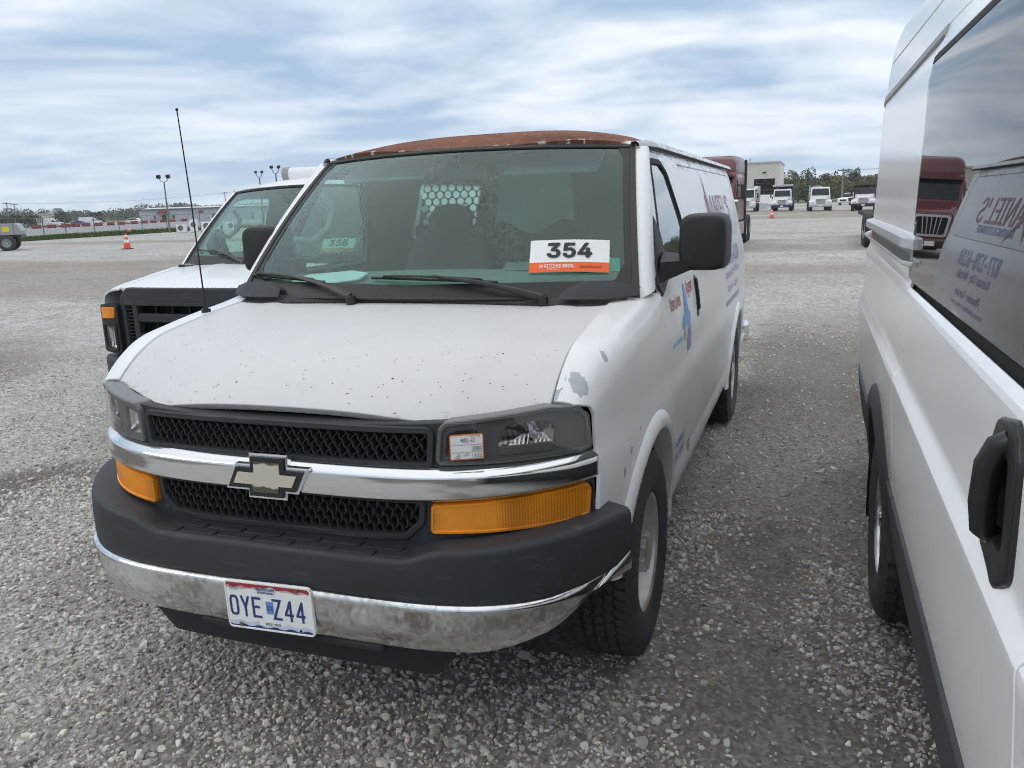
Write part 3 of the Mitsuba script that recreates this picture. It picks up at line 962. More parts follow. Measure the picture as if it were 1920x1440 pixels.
# sills and underside
both('sill', panel(Polygon([(1.385, .36), (3.89, .36), (3.89, .505), (1.385, .505)]), lambda y, z: np.stack([BZ(z) + 0.012 * np.sin(np.pi * np.clip((z - .36) / .145, 0, 1)), y, z], -1), 0.1, 0.03, thick=0.05, out=(1, 0, 0), lip=.006), 'mat_side_paint', 50)
both('rear_sill', panel(Polygon([(4.81, .36), (5.45, .36), (5.45, .505), (4.81, .505)]), lambda y, z: np.stack([BZ(z) + 0.006, y, z], -1), 0.1, 0.03, thick=0.05, out=(1, 0, 0)), 'mat_side_paint', 50)
put(VAN + '__underbody', [box2(-.86, .86, 1.36, 3.9, .34, .42), box2(-.55, .55, .2, 5.4, .30, .45), box2(-.86, .86, 4.8, 5.42, .36, .45), box2(-.66, .66, .16, 1.3, .45, .95)], 'mat_dark')
lin = []
for cy in (AY, RY):
    a = arc_pts(cy, AZ, AR - .02, -10, 140, 30)
    lin.append(loft([[(x, y, z) for y, z in a] for x in (.52, .94)]))
    lin.append(prism(Polygon(arc_pts(cy, AZ, AR - .02, -10, 190, 30)), .01, 'x', at=.52))
for q in lin:
    both('wheel_housing', q, 'mat_dark')
for y in (0.92, RY):
    wheel(VAN, (.95 - .1225 + .012, y, .382), side=1, nt=420 if y < 2 else 300)
for y in (0.92, RY):
    wheel(VAN, (-.95 + .1225 - .012, y, .382), side=-1, nt=200, full=y < 2)
put(VAN + '__axle', cyl(.04, (-.85, .92, .37), (.85, .92, .37)), 'mat_dark')
put(VAN + '__axle', cat(cyl(.05, (-.85, RY, .37), (.85, RY, .37)), mv(trimesh.creation.icosphere(2, .15), (0, RY, .37))), 'mat_dark')
# ---------------------------------------------------------------- its nose: grille, lamps, chrome, bumper
def barz(x, t):
    """Top (t=1) and bottom (t=0) edge of the chrome bar across the nose."""
    a = np.abs(x)
    return (0.852 + 0.024 * (a / .9) ** 3) * (1 - t) + (0.955 + 0.004 * (a / .9) ** 2) * t


up_grille = rpoly([(-.492, 1.052), (.492, 1.052), (.484, .962), (-.484, .962)], .010)
lo_grille = rpoly([(-.458, .846), (.458, .846), (.452, .79), (.405, .748), (.30, .742), (-.30, .742), (-.405, .748), (-.452, .79)], .012)
lampR = rpoly([(.517, .966), (.527, 1.062), (.545, 1.079), (.80, 1.103), (.866, 1.094), (.887, 1.066), (.893, .976), (.878, .968)], .012)
ambR = rpoly([(.489, .760), (.494, .842), (.885, .862), (.893, .845), (.889, .772), (.87, .762)], .012)
refl = lambda g: affinity.scale(g, -1, 1, origin=(0, 0))
fr = Polygon([(x, 1.066 + .027 * min(abs(x) / .8, 1) ** 2) for x in np.linspace(-.80, .80, 33)][::-1] + [(-.888, 1.07), (-.896, .86), (-.906, .72), (-.80, .705), (-.5, .712), (-.42, .700), (.42, .700), (.5, .712), (.80, .705), (.906, .72), (.896, .86), (.888, 1.07)]).buffer(0)
frame = fr.difference(up_grille).difference(lo_grille).difference(lampR.buffer(.004)).difference(refl(lampR).buffer(.004)).difference(ambR.buffer(.002)).difference(refl(ambR).buffer(.002))
put(VAN + '__grille__frame', panel(frame, front_map(0.012), 0.025, thick=0.035, out=(0, -1, 0), lip=.004), 'mat_plastic', 45)
for g in (up_grille, lo_grille):
    put(VAN + '__grille__surround', panel(g.buffer(.014).difference(g), front_map(0.002), 0.03, thick=0.03, out=(0, -1, 0), lip=.004), 'mat_plastic', 45)
put(VAN + '__grille__shadow_box', [panel(fr.buffer(-.004), front_map(0.085), 0.06, thick=0, out=(0, -1, 0)), box2(-.49, .49, .10, .30, 1.05, 1.07)], 'mat_dark')
# the dark ledge between the grille and the bonnet lip
put(VAN + '__grille__ledge', panel(sbox(-.86, 0, .86, 1), lambda x, v: np.stack([x, yf(x) + .014 + .16 * v, 1.064 + .027 * np.minimum(np.abs(x) / .8, 1) ** 2 + .012 * v - .03 * np.clip((np.abs(x) - .78) / .08, 0, 1)], -1), .05, .3, thick=0, out=(0, 0, 1)), 'mat_black_matte', True)


def wire_mesh(poly, pitch, rows, z0, slope):
    """Wavy wires crossing in lozenges, clipped to the opening."""
    ms = []
    x0, zb, x1, zt = poly.bounds
    h = zt - zb
    P = pitch
    n = int((x1 - x0 + h) / P) + 3
    for fam in (1, -1):
        for k in range(-2, n + 2):
            ts = np.linspace(-0.02, h + 0.02, 34)
            base = x0 - h + k * P if fam > 0 else x0 + k * P + h * .0
            x = (base + ts * slope + 0.0030 * np.sin(ts / h * rows * 2 * np.pi + (0 if fam > 0 else np.pi))) if fam > 0 else (base - ts * slope + 0.0030 * np.sin(ts / h * rows * 2 * np.pi))
            z = zb + ts
            keep = shapely.contains_xy(poly, x, z)
            idx = np.nonzero(keep)[0]
            if len(idx) < 3:
                continue
            i0, i1 = idx[0], idx[-1]
            x, z = x[i0:i1 + 1], z[i0:i1 + 1]
            d = 0.020 + 0.003 * fam
            pts = np.stack([x, yf(x) + d, z], 1)
            secs = [[(px - .0016, py - .004, pz), (px + .0016, py - .004, pz), (px + .0022, py + .012, pz), (px - .0022, py + .012, pz)] for px, py, pz in pts]
            m = loft(secs, True)
            ms.append(m)
    return cat(*ms)


put(VAN + '__grille__upper_mesh', wire_mesh(up_grille.buffer(.004), .030, 4, 0, .56), 'mat_mesh_wire', 40)
put(VAN + '__grille__lower_mesh', wire_mesh(lo_grille.buffer(.004), .030, 4.5, 0, .56), 'mat_mesh_wire', 40)


# chrome bar with its step round the emblem
def bar_mesh():
    xs = np.linspace(-.908, .908, 120)
    secs = []
    for x in xs:
        t1, t0 = float(barz(x, 1)), float(barz(x, 0))
        y = float(yf(x))
        e = max(0, (abs(x) - .86) / .05)
        q = [(y + .02, t0 + .001), (y - .010, t0), (y - .019, t0 + .005), (y - .0235, t0 + .012), (y - .0265, t0 + .04), (y - .0265, t1 - .030), (y - .024, t1 - .023), (y - .016, t1 - .016), (y + .006, t1 - .002), (y + .02, t1)]
        secs.append([(x, yy + .012 * e, zz) for yy, zz in q])
    m = loft(secs)
    return m


bm = bar_mesh()
bm.fix_normals()
put(VAN + '__chrome_bar', bm, 'mat_bar_chrome', 24)
bow = Polygon([(-.144, .868), (-.112, .931), (-.0595, .931), (-.0575, .966), (.058, .967), (.0565, .931), (.122, .931), (.090, .868), (.0485, .868), (.047, .846), (-.071, .845), (-.069, .868)])
put(VAN + '__emblem__rim', prism(bow.buffer(.009, join_style=2), .020, 'y', .003, at=0).apply_transform(np.diag([1, -1, 1, 1])).apply_translation([0, -.006, 0]), 'mat_bar_chrome', 20)
put(VAN + '__emblem__field', prism(bow, .006, 'y').apply_transform(np.diag([1, -1, 1, 1])).apply_translation([0, -.0265, 0]), 'mat_black', False)
put(VAN + '__emblem__face', prism(bow.buffer(-.014, join_style=2), .004, 'y').apply_transform(np.diag([1, -1, 1, 1])).apply_translation([0, -.032, 0]), 'mat_champagne', False, label='worn pale gold centre of the emblem, its coating rubbed off')


# head lamps and turn signals
def lamp(side):
    f = (lambda m: m) if side > 0 else mirx
    k = K(VAN + '__headlight')
    lens = lampR
    put(k + '__lens', f(panel(lens, front_map(-.012), .025, thick=0.0, out=(0, -1, 0))), 'mat_clear_lens', True)
    put(k + '__bezel', f(panel(lens.buffer(.003).difference(lens.buffer(-.0045)), front_map(-.006), .02, thick=.03, out=(0, -1, 0), lip=.004)), 'mat_lamp_house', 45)
    bowl = rpoly([(.676, .985), (.668, 1.02), (.69, 1.062), (.73, 1.075), (.80, 1.070), (.812, 1.04), (.81, .99), (.79, .978)], .02)
    inn = rpoly([(.530, .978), (.538, 1.045), (.565, 1.058), (.622, 1.062), (.626, .982), (.615, .975)], .014)
    put(k + '__housing', f(panel(lens.difference(bowl).difference(inn), front_map(.010), .02, thick=.05, out=(0, -1, 0), lip=.004)), 'mat_lamp_house', 45)

    def dish(g, depth):
        def fn(x, z):
            c = np.array(g.centroid.coords[0])
            r = shapely.distance(shapely.points(x, z), g.exterior)
            flute = .0022 * np.sin(x * 620) * np.clip(r / .012, 0, 1)
            return np.stack([x, yf(x) + .012 + depth * (1 - np.exp(-r / .030)) + flute, z], -1)
        return fn
    put(k + '__reflector', f(panel(bowl, dish(bowl, .05), .0035, thick=0, out=(0, -1, 0))), 'mat_reflector', 60)
    put(k + '__reflector', f(panel(inn, dish(inn, .045), .006, thick=0, out=(0, -1, 0))), 'mat_reflector' if side < 0 else 'mat_trim', 60)
    y = float(yf(.752))
    put(k + '__bulb', f(cat(cyl(.013, (.752, y + .065, 1.028), (.752, y + .03, 1.028), 18), cyl(.008, (.752, y + .03, 1.028), (.752, y + .015, 1.028), 16))), 'mat_chrome', 40)
    put(k + '__lower_cover', f(panel(rpoly([(.672, .982), (.672, 1.004), (.806, 1.004), (.806, .982)], .008), front_map(.006), .02, thick=.01, out=(0, -1, 0))), 'mat_lamp_house', 45)
    a = K(VAN + '__turn_signal')
    put(a + '__lens', f(panel(ambR, front_map(-.004), .02, thick=.03, out=(0, -1, 0), lip=.005)), 'mat_amber', 45)
    put(a + '__rim', f(panel(ambR.difference(ambR.buffer(-.006)), front_map(-.0075), .02, thick=.006, out=(0, -1, 0))), 'mat_amber', 45)


for s in (1, -1):
    lamp(s)


# bumper: grey cover above, chrome bar below
def yb(x):
    return -.062 + .39 * np.abs(x) ** 5


def bmp(secf, xmax, n=90):
    xs = xmax * np.sin(np.linspace(-np.pi / 2, np.pi / 2, n))
    secs = []
    for x in xs:
        e = np.array(secf(x))
        y = float(yb(x))
        # offset along the plan normal
        s = 5 * .39 * abs(x) ** 4 * np.sign(x)
        nx, ny = s / math.hypot(s, 1), -1 / math.hypot(s, 1)
        secs.append([(x + nx * o, y + ny * o, z) for o, z in e])
    m = loft(secs)
    v, f = list(m.vertices), list(m.faces)
    k = len(secs[0])
    for base in (0, (n - 1) * k):
        c = np.mean([v[base + i] for i in range(k)], 0)
        v.append(c)
        for i in range(k):
            f.append([base + i, base + (i + 1) % k, len(v) - 1])
    m = tm(v, f)
    m.fix_normals()
    return m


def cover_sec(x):
    a = abs(x)
    w_ = np.clip((a - .42) / .13, 0, 1)
    lift = .036 * max(0, (a - .55) / .45) ** 1.3 + .034 * w_ * w_ * (3 - 2 * w_)
    b = .585 - .012 * (a < 0) + .03 * max(0, (a - .75) / .25) ** 2
    t = .703 + lift
    return [(-.14, t + .005), (-.03, t + .005), (-.013, t + .003), (-.004, t - .004), (.000, t - .015), (.004, (t + b) / 2), (.003, b + .01), (-.004, b), (-.05, b - .002), (-.14, b)]


def chrome_sec(x):
    a = abs(x)
    b0 = .425 + .035 * np.clip((a - .6) / .2, 0, 1) ** 2 + .19 * max(0, (a - .80) / .20) ** 1.6
    t0 = .585 + .03 * max(0, (a - .75) / .25) ** 2
    led = .018 * np.clip((.93 - a) / .10, 0, 1)
    return [(-.10, t0 + .004), (-.002, t0 + .003), (-.002 + led * .8, t0 - .002), (led, t0 - .016), (.004 + led * .35, t0 - .026), (.008, (t0 + b0) / 2), (-.004, b0 + .03), (-.018, b0 + .006), (-.034, b0), (-.10, b0 + .002)]


put(VAN + '__bumper_cover', bmp(cover_sec, 1.0), 'mat_plastic', 38, label='dark grey plastic bumper cover scuffed along its edge')
put(VAN + '__bumper', bmp(chrome_sec, .998), 'mat_worn_chrome', 34, label='tall chrome bumper dulled by grime')
for row in range(2):
    for i in range(7 - row):
        w = .125
        xc = (i - 3 + .5 * row) * (w + .012)
        yo = .004 + row * .041
        pad = rpoly([(xc - w / 2, yo), (xc + w / 2, yo), (xc + w / 2, yo + .032), (xc - w / 2, yo + .032)], .010)
        if abs(xc) < .47:
            put(VAN + '__bumper_cover__step_pad', panel(pad, lambda x, o: np.stack([x, yb(x) + .012 + o, .7125 + 0 * x], -1), .03, thick=.010, out=(0, 0, 1), lip=.0015), 'mat_plastic', 45)
put(VAN + '__air_dam', panel(rpoly([(-.60, .44), (.52, .44), (.52, .35), (.46, .285), (-.52, .285), (-.60, .36)], .02), lambda x, z: np.stack([x, .06 + .10 * np.abs(x) ** 3 + .25 * (z - .35) * -.3, z], -1), .05, thick=.012, out=(0, -1, 0)), 'mat_black_matte', 40)

# licence plate
PL = VAN + '__licence_plate'
ca, sa = math.cos(.031), math.sin(.031)
po = np.array([-.005, -.081, .515])
pex, pey = np.array([ca, 0, sa]), np.array([-sa, 0, ca])
pfn = lambda off: (lambda a, b: po + a[:, None] * pex + b[:, None] * pey + np.array([0, -off, 0]))
pp = rpoly([(-.1525, -.076), (.1525, -.076), (.1525, .076), (-.1525, .076)], .014)
put(PL + '__plate', panel(pp, pfn(0), .05, thick=.008, out=(0, -1, 0), lip=.002), 'mat_paper', 45)
put(PL + '__rim', panel(pp.difference(pp.buffer(-.004)), pfn(.0018), .05, thick=.002, out=(0, -1, 0)), 'mat_paper', 45)


def on_plate(poly, m, name, off=.0008):
    put(f'{PL}__{name}', panel(poly, pfn(off), .02, thick=0, out=(0, -1, 0)), m, False)


wav = lambda x, a, k, ph: a * np.sin(x * k + ph)
xs = np.linspace(-.147, .147, 70)
on_plate(Polygon([(x, .071) for x in xs] + [(x, .064 - .009 * abs(x) / .147 * 0 + .0022 * math.sin(x * 120) - .004 * (abs(x) > .03)) for x in xs[::-1]]).buffer(0), 'mat_red_print', 'red_band')
on_plate(Polygon([(x, .0635 + .0022 * math.sin(x * 120)) for x in xs] + [(x, .054 + .002 * math.sin(x * 100 + 1)) for x in xs[::-1]]).buffer(0).intersection(sbox(-.2, -1, -.03, 1).union(sbox(.05, -1, .2, 1))), 'mat_rose_print', 'rose_band', .0006)
on_plate(Polygon([(x, -.070) for x in xs] + [(x, -.064 + .003 * math.sin(x * 110)) for x in xs[::-1]]).buffer(0), 'mat_navy', 'navy_band')
on_plate(Polygon([(x, -.064 + .003 * math.sin(x * 110)) for x in xs] + [(x, -.052 + .003 * math.sin(x * 110 + .8)) for x in xs[::-1]]).buffer(0).difference(sbox(-.04, -.06, .045, -.04)), 'mat_pale_print', 'pale_band', .0006)


def stroke_glyph(ch, w, h, t):
    """Plain condensed licence-plate letters made of strokes."""
    S = {'0': [[(0, .2), (0, .8), (.14, .96), (.5, 1), (.86, .96), (1, .8), (1, .2), (.86, .04), (.5, 0), (.14, .04), (0, .2)]],
         'Y': [[(0, 1), (.5, .45), (1, 1)], [(.5, .45), (.5, 0)]], 'E': [[(1, 1), (0, 1), (0, 0), (1, 0)], [(0, .53), (.8, .53)]],
         'Z': [[(0, 1), (1, 1), (0, 0), (1, 0)]], '4': [[(.78, 0), (.78, 1), (0, .28), (1, .28)]]}
    u = shapely.union_all([LineString([(a * (w - t) + t / 2, b * (h - t) + t / 2) for a, b in l]).buffer(t / 2, cap_style=3 if ch != '0' else 1, join_style=2 if ch in 'EZ' else 1) for l in S[ch]])
    return u


cx = -.140
for ch in '0YE Z44':
    if ch == ' ':
        cx += .032
        continue
    g = affinity.translate(stroke_glyph(ch, .031, .066, .0068), cx, -.036)
    put(PL + '__letter', panel(g, pfn(.0016), .012, thick=.0016, out=(0, -1, 0), lip=.0006), 'mat_navy', 45)
    cx += .0405
pw = lambda s, h, x, y, m, name, **k: put(f'{PL}__{name}', wrap(text_poly_mesh(s, h, .0005, **k), lambda a, b: (pfn(.0012)(a + x, b + y), np.broadcast_to([0, -1.0, 0], (len(a), 3)))), m, False)
pw('MISSOURI', .0095, -.004, .0585, 'mat_navy', 'state_name', bold=True)
pw('BICENTENNIAL', .0058, -.004, .0475, 'mat_navy', 'state_motto', bold=True)
pw('DEC', .011, -.118, .0555, 'mat_ink', 'month')
pw('1821 ★ 2021'.replace('★', '*'), .0065, .010, -.052, 'mat_ink', 'years', bold=True)
on_plate(sbox(-.009, -.020, .017, .020), 'mat_blue_print', 'year_sticker', .0010)
pw('22', .013, .004, 0, 'mat_ink', 'year')
for x, y in ((.105, .064), (-.105, -.062)):
    q = pfn(.002)(np.array([x]), np.array([y]))[0]
    put(PL + '__screw', cyl(.0065, q, q - [0, .004, 0], 14), 'mat_screw')
q = pfn(.002)(np.array([.105]), np.array([-.062]))[0]
put(PL + '__hole', cyl(.004, q + [0, .001, 0], q - [0, .0002, 0], 14), 'mat_dark')
put(VAN + '__tow_recess', box2(-.30, .35, -.045, .06, .40, .43, .01), 'mat_black_matte')
# ---------------------------------------------------------------- cowl, wipers, mirrors, antenna, inside
def cowl_map(x, v):
    a = x / .872
    y0, z0 = 0.930, 1.308 + 0.012 * (1 - (x / .79) ** 2)
    y1, z1 = 0.945 + 0.125 * a ** 2, 1.336 - 0.016 * a ** 2
    return np.stack([x, y0 + (y1 + .03 - y0) * v, z0 - .012 + (z1 - z0 + .028) * v ** 1.2], -1)


cw = sbox(-.84, 0, .84, 1)
put(VAN + '__cowl', panel(cw, cowl_map, .04, .2, thick=.02, out=(0, -.3, 1), off=.002), 'mat_plastic', 50)
for s in (1, -1):
    hp = [[(s * x, y, z) for x, y, z in sec] for sec in ([(.60, .93, 1.322), (.62, .98, 1.352), (.62, 1.0, 1.352)], [(.68, .93, 1.322), (.68, .985, 1.378), (.68, 1.01, 1.378)], [(.80, .95, 1.322), (.80, 1.00, 1.378), (.80, 1.03, 1.374)], [(.885, 1.02, 1.328), (.885, 1.05, 1.358), (.885, 1.07, 1.35)])]
    m = loft(hp)
    m.fix_normals()
    put(VAN + '__cowl__end_cap', m, 'mat_plastic', 40)


def vent_map(x, v):
    e = np.clip(np.abs((x - .14) / .33), 0, 1)
    return np.stack([x, .934 + .085 * v, 1.303 + .046 * np.sin(v * np.pi / 2) * (1 - e ** 2.6)], -1)


put(VAN + '__cowl__vent', panel(sbox(-.18, 0, .46, 1), vent_map, .03, .1, thick=.01, out=(0, -.5, 1), off=.003), 'mat_plastic', 50)
slots = []
for i in range(40):
    for j in range(4):
        x = -.13 + .54 * (i + .5 * (j % 2)) / 39.5
        v0 = .10 + .22 * j
        if (1 - abs((x - .14) / .33) ** 2.6) > .35:
            slots.append(rpoly([(x - .0042, v0), (x + .0042, v0), (x + .0042, v0 + .17), (x - .0042, v0 + .17)]))
put(VAN + '__cowl__vent_slot', panel(shapely.MultiPolygon(slots), vent_map, .02, .2, thick=0, out=(0, -.5, 1), off=.0042), 'mat_dark', False, kind='stuff')


def ws_point(a, b, off):
    P = ws_map(np.array([a, a + .01, a]), np.array([b, b, b + .01]))
    n = np.cross(P[1] - P[0], P[2] - P[0])
    n /= np.linalg.norm(n)
    if n[1] > 0:
        n = -n
    return P[0] + n * off


def wiper(a0, b0, a1, b1, piv, mid):
    w = K(VAN + '__wiper')
    n = 12
    blade = [ws_point(a0 + (a1 - a0) * t, b0 + (b1 - b0) * t, .014) for t in np.linspace(0, 1, n)]
    up = [ws_point(a0 + (a1 - a0) * t, b0 + (b1 - b0) * t, .026 + .010 * math.sin(math.pi * t)) for t in np.linspace(.12, .88, 8)]
    put(w + '__blade', [tube(blade, .006, 6), tube(up, .005, 6), tube([up[0], blade[1]], .004, 5), tube([up[-1], blade[-2]], .004, 5)], 'mat_black')
    m = ws_point(a0 + (a1 - a0) * mid, b0 + (b1 - b0) * mid, .040)
    p = ws_point(*piv, .030)
    q = p * .45 + m * .55 + [0, -.004, .012]
    put(w + '__arm', [tube([p, p * .72 + m * .28 + [0, 0, .008]], [.016, .014], 8), tube([p * .75 + m * .25 + [0, 0, .008], q, m], [.011, .009, .006], 8), cyl(.020, p - [0, .0, .03], p + [0, -.006, .008], 14)], 'mat_black')


wiper(-.99, .126, -.464, .075, (-.268, -.02), .58)
wiper(-.204, .098, .415, .074, (.621, -.02), .53)


def mirror(side):
    f = (lambda m: m) if side > 0 else (lambda m: mv(mirx(m), (.135, -.02, 0)))
    k = K(VAN + '__door_mirror')
    secs = []
    for y, s, ro in ((1.30, .80, .35), (1.305, .90, .3), (1.33, .97, .25), (1.40, 1.0, .22), (1.45, 1.0, .22), (1.465, .96, .22)):
        cx, cz, hx, hz = 1.074, 1.498, .094 * s, .110 * s
        th = np.linspace(0, 2 * np.pi, 49)[:-1]
        p = .42
        secs.append([(cx + hx * np.sign(math.cos(t)) * abs(math.cos(t)) ** p + .02 * (y - 1.3), y, cz + hz * np.sign(math.sin(t)) * abs(math.sin(t)) ** p) for t in th])
    m = loft(secs, True)
    v, fc = list(m.vertices), list(m.faces)
    c0 = np.mean(secs[0], 0) + [0, -.012, 0]
    v.append(c0)
    for i in range(48):
        fc.append([i, (i + 1) % 48, len(v) - 1])
    m = tm(v, fc)
    m.fix_normals()
    put(k + '__shell', f(m), 'mat_mirror_plastic', 50)
    put(k + '__mirror_glass', f(prism(Point(0, 0).buffer(1, quad_segs=12).envelope.buffer(-.2).buffer(.2), .004, 'z').apply_transform(np.array([[.082, 0, 0, 1.076], [0, 0, 1, 1.462], [0, .092, 0, 1.503], [0, 0, 0, 1.0]]))), 'mat_reflector', 30)
    arm = hull([(.915, 1.24, 1.345), (.925, 1.24, 1.43), (.915, 1.44, 1.36), (.905, 1.43, 1.46), (1.05, 1.32, 1.402), (1.05, 1.32, 1.432), (1.05, 1.43, 1.402), (1.05, 1.43, 1.44)])
    put(k + '__arm', f(arm.subdivide()), 'mat_mirror_plastic', 45)


mirror(1)
mirror(-1)
ab = fend_map(np.array([.77]), np.array([2.0]))[0] * [-1, 1, 1]
ab = np.array([-.815, .745, float(ZT(.745)) + .0])
tip = np.array([-.80, .69, 2.054])
AN = VAN + '__antenna'
dv = (tip - ab)
put(AN + '__base', [cyl(.022, ab - [0, 0, .05], ab + [0, 0, .012], 16, .018), cyl(.009, ab + [0, 0, .01], ab + dv * .11, 12, .006)], 'mat_black')
put(AN + '__mast', [tube([ab + dv * .1, ab + dv * .55 + [0.004, 0, 0], tip], [.0032, .0028, .0024], 8), mv(trimesh.creation.icosphere(1, .006), tip)], 'mat_black')

# inside
IN = VAN
def dash_map(x, v):
    yy = np.interp(v, [0, .45, .7, .85, 1], [.97, 1.30, 1.42, 1.46, 1.47])
    zz = np.interp(v, [0, .2, .45, .7, .85, 1], [1.318, 1.36, 1.385, 1.385, 1.35, 1.0]) + .010 * np.cos(x * 3)
    return np.stack([x, yy + .05 * (np.abs(x) / .85) ** 2 * (1 - v), zz], -1)


put(IN + '__dashboard', panel(sbox(-.86, 0, .86, 1), dash_map, .05, .06, thick=.02, out=(0, 0, 1)), 'mat_dash', 50)
put(IN + '__dashboard__binnacle', hull([(.20, 1.36, 1.36), (.66, 1.36, 1.36), (.22, 1.46, 1.42), (.64, 1.46, 1.42), (.22, 1.48, 1.28), (.64, 1.48, 1.28), (.26, 1.33, 1.395), (.6, 1.33, 1.395)]), 'mat_interior', 40)
th = np.linspace(0, 2 * np.pi, 41)[:-1]
sw = np.array([[.43 + .195 * math.cos(t), 1.62 + .195 * math.sin(t) * .42, 1.315 + .195 * math.sin(t) * .9] for t in th])
put(IN + '__steering_wheel', [tube(sw, .016, 10, closed=True), hull([(.36, 1.60, 1.25), (.50, 1.60, 1.25), (.36, 1.64, 1.33), (.50, 1.64, 1.33), (.38, 1.56, 1.27), (.48, 1.56, 1.27)]), cyl(.012, sw[2], (.46, 1.6, 1.29)), cyl(.012, sw[18], (.4, 1.6, 1.29)), cyl(.03, (.43, 1.6, 1.27), (.43, 1.45, 1.2))], 'mat_interior')
for sx in (.43, -.43):
    k = K(IN + '__seat')
    put(k + '__cushion', cbox(.54, .52, .18, (sx, 2.0, .92), .05), 'mat_seat', 50)
    bk = loft([[(sx + w * math.cos(t) * (abs(math.cos(t)) + .001) ** -.5, y + d * math.sin(t) * (abs(math.sin(t)) + .001) ** -.5, z) for t in np.linspace(0, 2 * np.pi, 33)[:-1]] for z, w, d, y in ((.95, .26, .08, 2.22), (1.2, .265, .085, 2.26), (1.42, .25, .08, 2.31), (1.5, .20, .07, 2.33), (1.53, .13, .06, 2.335), (1.56, .125, .055, 2.34), (1.62, .125, .055, 2.36), (1.665, .09, .045, 2.365), (1.68, .03, .02, 2.365))], True)
    bk.fix_normals()
    put(k + '__backrest', bk, 'mat_seat', 60)
# partition with round holes
hole = []
for r in range(15):
    for c in range(29):
        x, z = -.745 + (c + .5 * (r % 2)) * .052, 1.30 + r * .0395
        if -.73 < x < -.12 and z < 1.82:
            hole.append(Point(x, z).buffer(.0205, quad_segs=4))
inr = Polygon([(-.80, .55), (.80, .55), (.82, 1.3), (.70, 1.86), (.4, 1.95), (-.4, 1.95), (-.70, 1.86), (-.82, 1.3)])
part = inr.difference(shapely.union_all(hole))
pv, pf = trimesh.creation.triangulate_polygon(part, engine='earcut')
put(IN + '__partition', tm(np.stack([pv[:, 0], 0 * pv[:, 0] + 2.62, pv[:, 1]], 1), pf), 'mat_interior', False)
put(IN + '__partition__frame', box2(-.90, .90, 2.60, 2.64, .64, .70), 'mat_interior')
fl = box2(-.88, .88, 1.30, 5.42, .60, .64)
put(IN + '__floor', [fl, box2(-.88, .88, 1.0, 1.04, .6, 1.28)], 'mat_interior')
hl = lambda x, v: roof_map(x, v) - np.array([0, 0, .04])
put(IN + '__headlining', panel(sbox(-.73, .004, .73, .28), hl, .1, .05, thick=0, out=(0, 0, -1)), 'mat_interior', True)
ls = Polygon([(1.33, .6), (5.4, .6), (5.4, 1.87), (1.70, 1.86), (1.45, 1.60), (1.25, 1.36)]).difference(win.buffer(.012))
for mk in (lambda m: m, mirx):
    put(IN + '__side_lining', mk(panel(ls if mk is not mirx else ls.difference(cwin.buffer(.012)), lambda y, z: side_map(y, z) - np.array([.035, 0, 0]), .1, thick=0, out=(-1, 0, 0))), 'mat_interior', True)
    put(IN + '__pillar_trim', mk(loft([[a + [-.03, .03, 0], b + [-.05, .01, 0]] for a, b in zip(ws_map(np.ones(24) * .985, pa), A1)])), 'mat_interior_light', True)
gh_ = [ws_point(-.93, .42, -.05), ws_point(-.86, .46, -.10), ws_point(-.83, .58, -.12), ws_point(-.86, .72, -.10), ws_point(-.93, .76, -.05)]
put(IN + '__grab_handle', tube(gh_, .017, 8), 'mat_interior_light')
for s in (-1, 1):
    put(IN + '__sun_visor', cbox(.42, .02, .16, (s * .40, 1.60, 1.835), .008, rx=-58), 'mat_interior_light', 40)
put(IN + '__rear_view_mirror', [cbox(.24, .025, .065, (0, 1.50, 1.80), .012), cyl(.008, (0, 1.5, 1.82), (0, 1.46, 1.875))], 'mat_black')
put(IN + '__hanging_liner', loft([[(x, 1.86 + .05 * math.sin(x * 14 + v * 3), 1.86 - v * .30 + .03 * math.sin(x * 22) * v) for x in np.linspace(.02, .40, 16)] for v in np.linspace(0, 1, 8)]), 'mat_interior_light', True)

# notes on the dash and the glass
put('dash_paper', panel(rpoly([(-.66, .18), (-.64, .40), (-.44, .50), (-.33, .40), (-.31, .22), (-.47, .14)], .02), lambda x, v: dash_map(x, v * .8) + np.array([0, 0, .02]), .04, thick=.004, out=(0, 0, 1)), 'mat_paper', 45, label='folded white paper lying on the dashboard behind the windscreen', category='paper')


# lot sign on the windscreen
def on_ws(o_ab, w, tilt=0.0):
    """Flat local frame laid on the glass, x across and y up along it."""
    A = ws_point(*o_ab, .0)
    ax = ws_point(o_ab[0] + .08, o_ab[1], 0) - ws_point(o_ab[0] - .08, o_ab[1], 0)
    ay = ws_point(o_ab[0], o_ab[1] + .08, 0) - ws_point(o_ab[0], o_ab[1] - .08, 0)
    ax /= np.linalg.norm(ax)
    ay -= ax * (ax @ ay)
    ay /= np.linalg.norm(ay)
    c, s = math.cos(tilt), math.sin(tilt)
    return A, ax * c + ay * s, ay * c - ax * s


